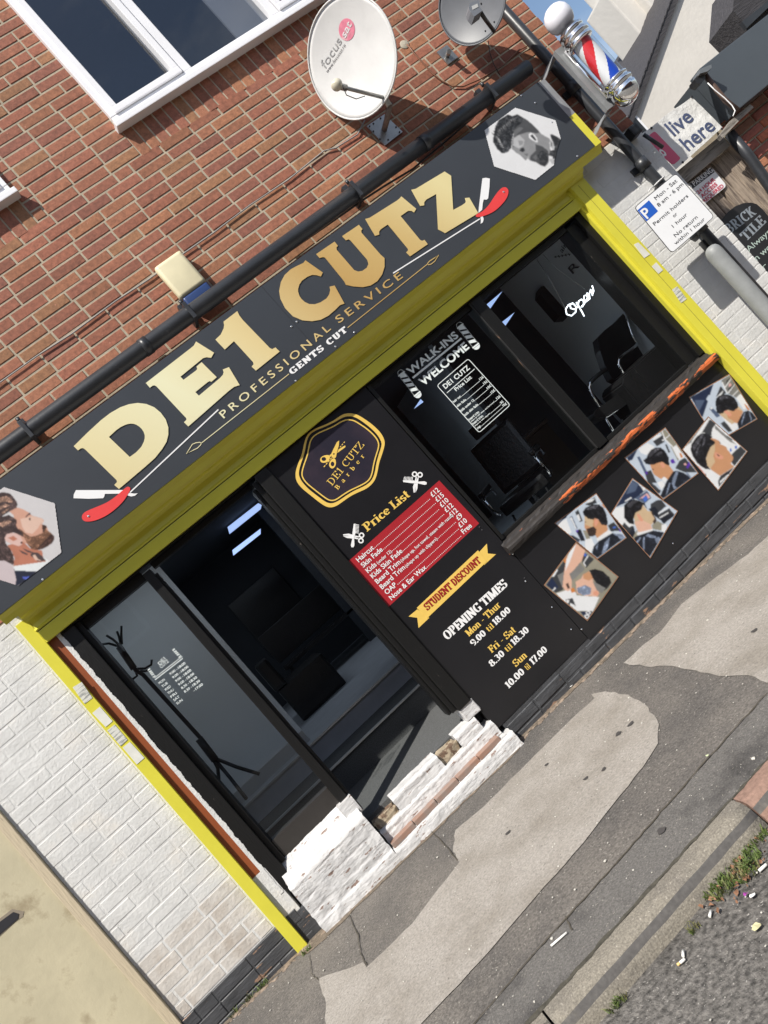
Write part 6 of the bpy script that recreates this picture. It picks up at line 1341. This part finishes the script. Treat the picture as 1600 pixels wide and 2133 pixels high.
# rendered gable house behind
gh = thing('rendered_house', (9.5, 4, 0), 'cream rendered gable house with a grey slate roof behind the alley', 'house')
GY = 4.0
vg0, vg1, wr = W(1337,178,GY), W(1402,0,GY), 10.82
sl = (vg1.z-vg0.z)/(vg1.x-vg0.x)
gzv = lambda x: vg0.z+(x-vg0.x)*sl
bm = bmesh.new(); prism(bm, [Vector((6.0,GY,-.3)), Vector((wr,GY,-.3)), Vector((wr,GY,gzv(wr))), Vector((6.0,GY,gzv(6.0)))], (0,5,0)); obj('wall', fixn(bm), M['render'], gh)
bm = bmesh.new()
cnt = 46
for k in range(cnt):      # slate courses running back from the verge
    x0_ = 5.7+k*.12; x1_ = x0_+.135; dz = .012
    prism(bm, [Vector((x0_,GY-.06,gzv(x0_)+.03)), Vector((x1_,GY-.06,gzv(x1_)+.03+dz)), Vector((x1_,GY-.06,gzv(x1_)+.045+dz)), Vector((x0_,GY-.06,gzv(x0_)+.045))], (0,5.1,0))
obj('roof', fixn(bm), M['slate'], gh)
obj('verge', fixn((lambda b: (prism(b, [Vector((5.7,GY-.05,gzv(5.7)-.06)), Vector((wr,GY-.05,gzv(wr)-.06)), Vector((wr,GY-.05,gzv(wr)+.03)), Vector((5.7,GY-.05,gzv(5.7)+.03))], (0,.049,0)), b)[1])(bmesh.new())), M['slate'], gh)
CYh = 5.2
a_, b_ = W(1303,35,CYh), W(1374,20,CYh)
ch = obj('chimney', boxes([(a_.x, a_.x+.62, CYh, CYh+.6, 3.5, a_.z+.55)], bev=.03), M['render'], gh)
obj('chimney_breast', boxes([(a_.x+.35, a_.x+1.2, CYh-.15, CYh+.7, 3.5, a_.z+1.1)], bev=.03), M['render'], gh)
wn = obj('window', boxes([(W(1325,268,GY).x-.12, W(1325,268,GY).x+.12, GY-.03, GY, W(1325,268,GY).z-.2, W(1325,268,GY).z+.2)]), M['upvc'], gh)
obj('pane', boxes([(W(1325,268,GY).x-.08, W(1325,268,GY).x+.08, GY-.036, GY-.031, W(1325,268,GY).z-.15, W(1325,268,GY).z+.15)]), M['leather'], wn)

# ================================================================== BOARDED DOOR at left
pd = thing('boarded_door', (-2.1,0,.24), 'weathered cream plywood boarded door left of the white brick', 'door')
obj('board', mbox(-2.75, -1.603, -.012, .01, .245, 2.4), M['ply'], pd)
bm = boxes([(-1.602,-1.548,-.025,.012,.20,2.4)], bev=.004)
obj('trim', bm, M['plystrip'], pd)
zb = Zm(0,1900,4)
lbx = obj('letter_slot', sheet(zb([(-120,290),(0,80),(110,0),(155,15),(150,55),(0,185),(-60,250)]), -.016, .004), M['signk'], pd)
obj('slot_frame', sheet(zb([(-130,300),(-10,60),(100,-25),(200,-5),(190,40),(130,80),(0,200),(-60,265)]), -.0135, .003), mat('chipped slot edge', (.25,.21,.16), .8), pd)
obj('bottom_gap', boxes([(-2.75,-1.603,.0,.02,.0,.243)]), M['signk'], pd); obj('threshold', boxes([(-2.75,-1.60,-.03,.01,.0,.18)]), M['oldwood'], pd)

# ================================================================== GROUND
def gpoly(name, pts, dz, m, jag=0.0, seg=.08, kind='structure', flat=False):
    """pts: (x, y) metres on the sloping footway, edges roughened"""
    out = []
    for i in range(len(pts)):
        a, b = Vector(pts[i]), Vector(pts[(i+1)%len(pts)]); n = max(1, int((b-a).length/seg)) if jag else 1
        for k in range(n):
            p = a+(b-a)*(k/n); 
            if jag and k: p += Vector((random.uniform(-jag,jag), random.uniform(-jag,jag)))
            out.append(p)
    bm = bmesh.new(); bm.faces.new([bm.verts.new((p.x, p.y, gz(p.x)+dz)) for p in out]); bm.normal_update()
    for f in bm.faces:
        if f.normal.z < 0: f.normal_flip()
    bmesh.ops.triangulate(bm, faces=bm.faces)
    return tag(obj(name, bm, m), kind=kind)
gxy = lambda p: tuple(G(*p).xy)
gpoly('ground', [(-60,-60),(60,-60),(60,60),(-60,60)], -.35, M['asph'])
gpoly('road', [(-40,-9.2),(40,-9.2),(40,-2.05),(-40,-2.05)], -.085, M['road'])
bm = bmesh.new()
prism(bm, [Vector((-40,-2.09,gz(-40)-.2)), Vector((40,-2.09,gz(40)-.2)), Vector((40,-2.09,gz(40))), Vector((-40,-2.09,gz(-40)))], (0,6,0)); pv = struct('pavement', fixn(bm), M['asph'])
for v in pv.data.vertices: pass
conc = [(-.80,-.53),(-.56,-.545),(-.55,-.80),(-.4,-.9),(0.02,-.72),(.07,-.70),(.17,-.40),(.45,-.40),(.8,-.42),(1.15,-.40),(1.28,-.42),(1.33,-.6),(1.30,-.85),(1.22,-1.10),(1.10,-1.30),(.88,-1.43),(.6,-1.50),(.36,-1.54),(-.03,-1.58),(-.43,-1.60),(-1.2,-1.62),(-1.4,-1.6),(-1.4,-1.2),(-.82,-1.0)]
c_lo = [gxy(p) for p in [(665,2040),(758,2005),(765,2016),(860,1925),(958,1797),(945,1775),(950,1730),(1010,1680),(1100,1590),(1180,1510),(1240,1455),(1232,1447),(1262,1441),(1310,1448),(1352,1475),(1374,1510),(1372,1550),(1340,1600),(1260,1700),(1180,1800),(1110,1878),(1040,1960),(960,2050),(880,2133),(760,2290),(600,2330),(690,2180),(680,2133),(678,2080)]]
gpoly('concrete_slab', c_lo, .004, M['conc'], jag=.006, seg=.05)
c_hi = [gxy(p) for p in [(1300,1382),(1340,1345),(1376,1318),(1420,1260),(1490,1205),(1560,1155),(1600,1118)]]+[(3.4,-.60),(8,-.6),(8,-1.7),(3.2,-1.72)]+[gxy(p) for p in [(1600,1424),(1560,1408),(1500,1410),(1440,1396),(1400,1388),(1350,1390)]]
gpoly('concrete_slab', c_hi, .004, M['conc'], jag=.008, seg=.05)
# darker strip of footway towards the kerb, past the long crack
gpoly('asphalt_strip', [(-40,-2.085),(40,-2.085),(40,-1.84),(1.5,-1.765),(.75,-1.80),(.12,-1.83),(-.3,-1.865),(-40,-1.95)], .003, M['asph2'])
bm = bmesh.new()   # crack line
cp = [gxy(p) for p in [(1600,1446),(1540,1512),(1470,1590),(1390,1681),(1300,1785),(1230,1862),(1150,1950),(1080,2030),(1000,2125)]]+[(-.6,-1.89),(-2,-1.95)]
lst = []
for a, b in zip(cp, cp[1:]):
    a, b = Vector(a), Vector(b); n = max(2, int((b-a).length/.03))
    for k in range(n): lst.append(a+(b-a)*(k/n)+Vector((0, random.uniform(-.004,.004))))
vs = [(bm.verts.new((p.x, p.y-.002-random.random()*.004, gz(p.x)+.0065)), bm.verts.new((p.x, p.y+.002+random.random()*.004, gz(p.x)+.0065))) for p in lst]
for (a, b), (c, d) in zip(vs, vs[1:]): bm.faces.new((a, b, d, c))
struct('pavement_crack', bm, M['dirt'])
for pts in ([(1195,1940),(1180,1910)], [(728,1908),(748,1950),(752,1985),(765,2012)], [(645,1990),(650,2030),(665,2045)], [(893,1728),(925,1758),(955,1795)]):
    L = [Vector(gxy(p)) for p in pts]; bm = bmesh.new(); vs = []
    for a, b in zip(L, L[1:]+[L[-1]]):
        for k in range(6):
            p = a+(b-a)*(k/6)+Vector((random.uniform(-.003,.003), random.uniform(-.003,.003))); w_ = random.uniform(.0012,.0035)
            vs.append((bm.verts.new((p.x-w_, p.y, gz(p.x)+.007)), bm.verts.new((p.x+w_, p.y, gz(p.x)+.007))))
            if a is L[-1] and b is L[-1]: break
    for (a, b), (c, d) in zip(vs, vs[1:]): bm.faces.new((a, b, d, c))
    struct('pavement_crack', bm, M['dirt'])
# edge dirt along the wall
gpoly('wall_foot_dirt', [(-2.6,-.06),(-.9,-.05),(-.83,-.15),(-.75,-.165),(.75,-.16),(.85,-.06),(1.5,-.085),(2.2,-.06),(3.2,-.08),(4.5,-.06),(4.5,.2),(-2.6,.2)], .003, mat('gritty dirt strip', (.15,.12,.09), .95, var=.45, vs=50, bump=.006, bs=60, col2=(.27,.20,.14), c2s=10, c2lo=.55, c2hi=.65), jag=.014, seg=.05)
# kerb stones
def kerbstone(x0, x1, m, drop=0):
    bm = bmesh.new(); prof = [(-2.095,-.25),(-2.095,.004),(-2.150,.005),(-2.168,-.001),(-2.182,-.014),(-2.194,-.040),(-2.206,-.062),(-2.212,-.25)]
    n = 14; rows = []
    for i in range(n+1):
        x = x0+(x1-x0)*i/n; rows.append([bm.verts.new((x, y+.012*x, gz(x)+z+random.uniform(-.0015,.0015))) for y, z in prof])
    for a, b in zip(rows, rows[1:]):
        for k in range(len(prof)-1): f = bm.faces.new((a[k], b[k], b[k+1], a[k+1])); f.smooth = k > 1; f.material_index = 1 if k == 4 else 0
    bm.faces.new(rows[0]); bm.faces.new(rows[-1][::-1]); return struct('kerb', fixn(bm), [m, M['kerbstain']])
kerbstone(-.06, .86, M['kerb']); kerbstone(.868, 1.9, M['kerbr']); kerbstone(1.908, 2.8, M['kerb'])
for k in range(1, 5): kerbstone(-.06-.92*k, -.068-.92*(k-1), M['kerb'])
for k in range(0, 4): kerbstone(2.81+.92*k, 3.72+.92*k, M['kerb'])
gpoly('kerb_joint', [(-6,-2.112),(6,-2.045),(6,-2.028),(.86,-2.088),(.0,-2.098),(-6,-2.128)], .0055, M['moss'], jag=.006, seg=.03)
gpoly('far_pavement', [(-40,-9.2),(40,-9.2),(40,-11.5),(-40,-11.5)], .0, M['asph'])

# weeds, grass and litter
def tuft(bm, c, n, h, sp, wd=.004):
    for _ in range(n):
        a = random.uniform(0, 6.283); r = sp*math.sqrt(random.random()); p = Vector((c[0]+r*math.cos(a), c[1]+r*math.sin(a)*.6, c[2]))
        hh = h*random.uniform(.4,1.1); ld = Vector((random.uniform(-1,1), random.uniform(-1,1), 0))*hh*.8; sd_ = Vector((math.cos(a), math.sin(a), 0))*wd*random.uniform(.5,1.3)
        a0, a1 = bm.verts.new(p-sd_), bm.verts.new(p+sd_); b0, b1 = bm.verts.new(p+ld*.4+Vector((0,0,hh*.6))-sd_*.8), bm.verts.new(p+ld*.4+Vector((0,0,hh*.6))+sd_*.8); t_ = bm.verts.new(p+ld+Vector((0,0,hh*.8)))
        bm.faces.new((a0, a1, b1, b0)); bm.faces.new((b0, b1, t_))
bm = bmesh.new()
wc = [G(*p, dz=-.08) for p in ((1592,1755),(1560,1790),(1580,1800),(1530,1815),(1550,1830),(1505,1845),(1525,1860),(1575,1825),(1498,1862))]
for c in wc: tuft(bm, (c.x, c.y+.03, c.z), 90, .032, .045, .0024)
wd_ = obj('weeds', bm, M['grass']); tag(wd_, 'clump of low green weeds growing in the road gutter against the kerb', 'weeds', kind='stuff')
bm = bmesh.new()
for p in ((1283,2100),(1295,2088),(1450,1935)): 
    c = G(*p, dz=-.08); tuft(bm, c, 40, .03, .025, .002)
for p in ((545,2055),(552,2048),(520,2075),(490,2100),(640,1985)):
    c = G(*p); tuft(bm, (c.x, min(c.y,-.03), gz(c.x)), 26, .045, .03, .0022)
wd_ = obj('grass', bm, M['grass']); tag(wd_, 'thin grass sprouting along the wall foot and the kerb', 'grass', kind='stuff')
bm = bmesh.new()
for _ in range(46):
    c = random.choice(wc)+Vector((random.gauss(0,.06), random.gauss(-.01,.03), .004)); r = random.uniform(.004,.012); a = random.uniform(0,6.28)
    bm.faces.new([bm.verts.new(c+Vector((r*k_*math.cos(a+t_), r*k_*math.sin(a+t_), random.uniform(0,.012)))) for t_, k_ in ((0,1.2),(1.2,.6),(2.4,.8),(3.14,1.1),(4.3,.6),(5.3,.7))])
lf = obj('dead_leaves', bm, M['dryleaf']); tag(lf, 'brown dead leaves caught in the gutter weeds', 'leaves', kind='stuff')
# scattered crumbs of grit
bm = bmesh.new()
for _ in range(900):
    x, y = random.uniform(-1.4,3.6), random.uniform(-3.4,-.05); z_ = gz(x)+(.006 if y > -2.08 else -.078)
    if -2.3 < y <= -2.08: continue
    r = random.uniform(.0015,.0042) if random.random() < .93 else random.uniform(.004,.008)
    bmesh.ops.create_icosphere(bm, subdivisions=1, radius=r, matrix=Matrix.Translation((x, y, z_))@Matrix.Diagonal((1,random.uniform(.6,1.5),.5,1)))
gr_ = obj('grit', bm, mat('pale grit', (.5,.48,.43), .9, var=.3, vs=9)); tag(gr_, 'pale grit and crumbs scattered over the pavement and road', 'grit', kind='stuff')
# chewing gum spots
M['gum'] = mat('old gum', (.055,.05,.048), .8)
gums = [(1291,1309),(1222,1624),(1140,1595),(1380,1733),(1290,1530),(1260,1604),(1316,1510),(1060,1737),(1573,1316),(1574,1290),(1223,1514),(1008,1848),(1084,1881)]
gwhere = ['by the lower edge of the upper right slab','in the middle of the long slab','near the wall side of the long slab','on the dark strip by the kerb','near the rounded slab end','lower in the slab middle','at the rounded slab tip','further left in the slab']
for i, p in enumerate(gums[:9]):
    c = G(*p); r = random.uniform(.009,.02)
    bm = bmesh.new(); bm.faces.new([bm.verts.new((c.x+r*(1+.25*math.sin(a*3+i))*math.cos(a), c.y+r*(1+.2*math.cos(a*2+i))*math.sin(a), gz(c.x)+.0075)) for a in [2*math.pi*k/14 for k in range(14)]])
    tag(obj('gum_spot', bm, M['gum']), 'flattened dark chewing gum spot on the pavement', 'gum spot', 'gum spots on the pavement')
def stick(name, a, b, r, m, label, cat, dz=0, tip=None):
    A, B_ = G(*a, dz=dz)+Vector((0,0,r+.006)), G(*b, dz=dz)+Vector((0,0,r+.006))
    if tip:
        t = thing(name, A, label, cat); Mi = A+(B_-A)*.35
        obj('filter', mtube([A, Mi], r, n=8), tip, t); obj('paper', mtube([Mi, B_], r, n=8), m, t); return t
    return tag(obj(name, mtube([A, B_], r, n=8), m), label, cat)
M['paper'] = mat('litter paper', (.75,.74,.70), .7); M['filter'] = mat('cigarette filter', (.70,.48,.20), .7)
stick('lolly_stick', (1152,1975), (1185,1947), .004, M['paper'], 'thin white stick lying on the dark pavement strip', 'stick')
stick('cigarette_end', (1416,2016), (1432,2003), .0045, M['paper'], 'cigarette end with tan filter in the gutter by the kerb', 'cigarette end', dz=-.085, tip=M['filter'])
stick('cigarette_end', (1428,1998), (1428,1986), .0045, M['paper'], 'short white cigarette stub beside the tan filtered one', 'cigarette end', dz=-.085)
stick('cigarette_end', (1483,1915), (1486,1903), .0045, M['paper'], 'white cigarette stub at the end of the weeds', 'cigarette end', dz=-.085)
stick('cigarette_end', (1586,1820), (1602,1806), .005, M['paper'], 'long white cigarette end above the weeds at the road edge', 'cigarette end', dz=-.085)
def scrap(p, r, m, name, label, cat, dz=0):
    c = G(*p, dz=dz)+Vector((0,0,.012)); bm = bmesh.new()
    bm.faces.new([bm.verts.new(c+Vector((r*math.cos(a)*random.uniform(.7,1.2), r*math.sin(a)*random.uniform(.7,1.1), random.uniform(-.003,.004)))) for a in [2*math.pi*k/7 for k in range(7)]])
    bmesh.ops.triangulate(bm, faces=bm.faces); tag(obj(name, bm, m), label, cat)
scrap((1583,1937), .016, mat('yellow leaf', (.55,.52,.30), .7), 'fallen_leaf', 'pale yellow leaf lying on the road tarmac', 'leaf', -.085)
scrap((1573,1872), .010, M['paper'], 'paper_scrap', 'small white paper square beside the weeds', 'paper scrap', -.085)
scrap((1560,1868), .010, mat('purple foil', (.30,.05,.28), .35), 'wrapper', 'purple foil wrapper caught in the gutter weeds', 'wrapper', -.08)
scrap((1190,1432), .020, M['paper'], 'paper_scrap', 'crumpled white paper under the foot of the price board', 'paper scrap')
scrap((1331,1278), .022, M['paper'], 'paper_scrap', 'white paper scrap by the plinth below the haircut photos', 'paper scrap')
scrap((1478,1578), .008, mat('green leaf', (.45,.50,.30), .7), 'fallen_leaf', 'tiny pale leaf on the long pavement crack', 'leaf')

# ================================================================== ACROSS THE STREET (seen in the glass)
op = thing('opposite_terrace', (2,-12,0), 'brick terrace across the street mirrored in the shop glass', 'building')
M['farbrick'] = mat('far brown brick', (.17,.09,.065), .9, var=.3, vs=3, bump=.004, bs=20)
obj('wall', mbox(-14, 16, -12.5, -11.5, -.3, 5.6), M['farbrick'], op)
obj('roof', fixn(loft_x([(-11.3,5.6),(-14.5,8.0),(-17.5,5.6)], -14, 16)), M['slate'], op)
for i, x in enumerate((-11,-8,-5,-1.9)):
    for z_ in (3.1,):
        f = obj('window', boxes([(x-.65,x+.65,-11.5,-11.44,z_,z_+1.3)], bev=.01), M['upvc'], op); obj('pane', boxes([(x-.57,x-.03,-11.439,-11.43,z_+.08,z_+1.22),(x+.03,x+.57,-11.439,-11.43,z_+.08,z_+1.22)]), M['leather'], f)
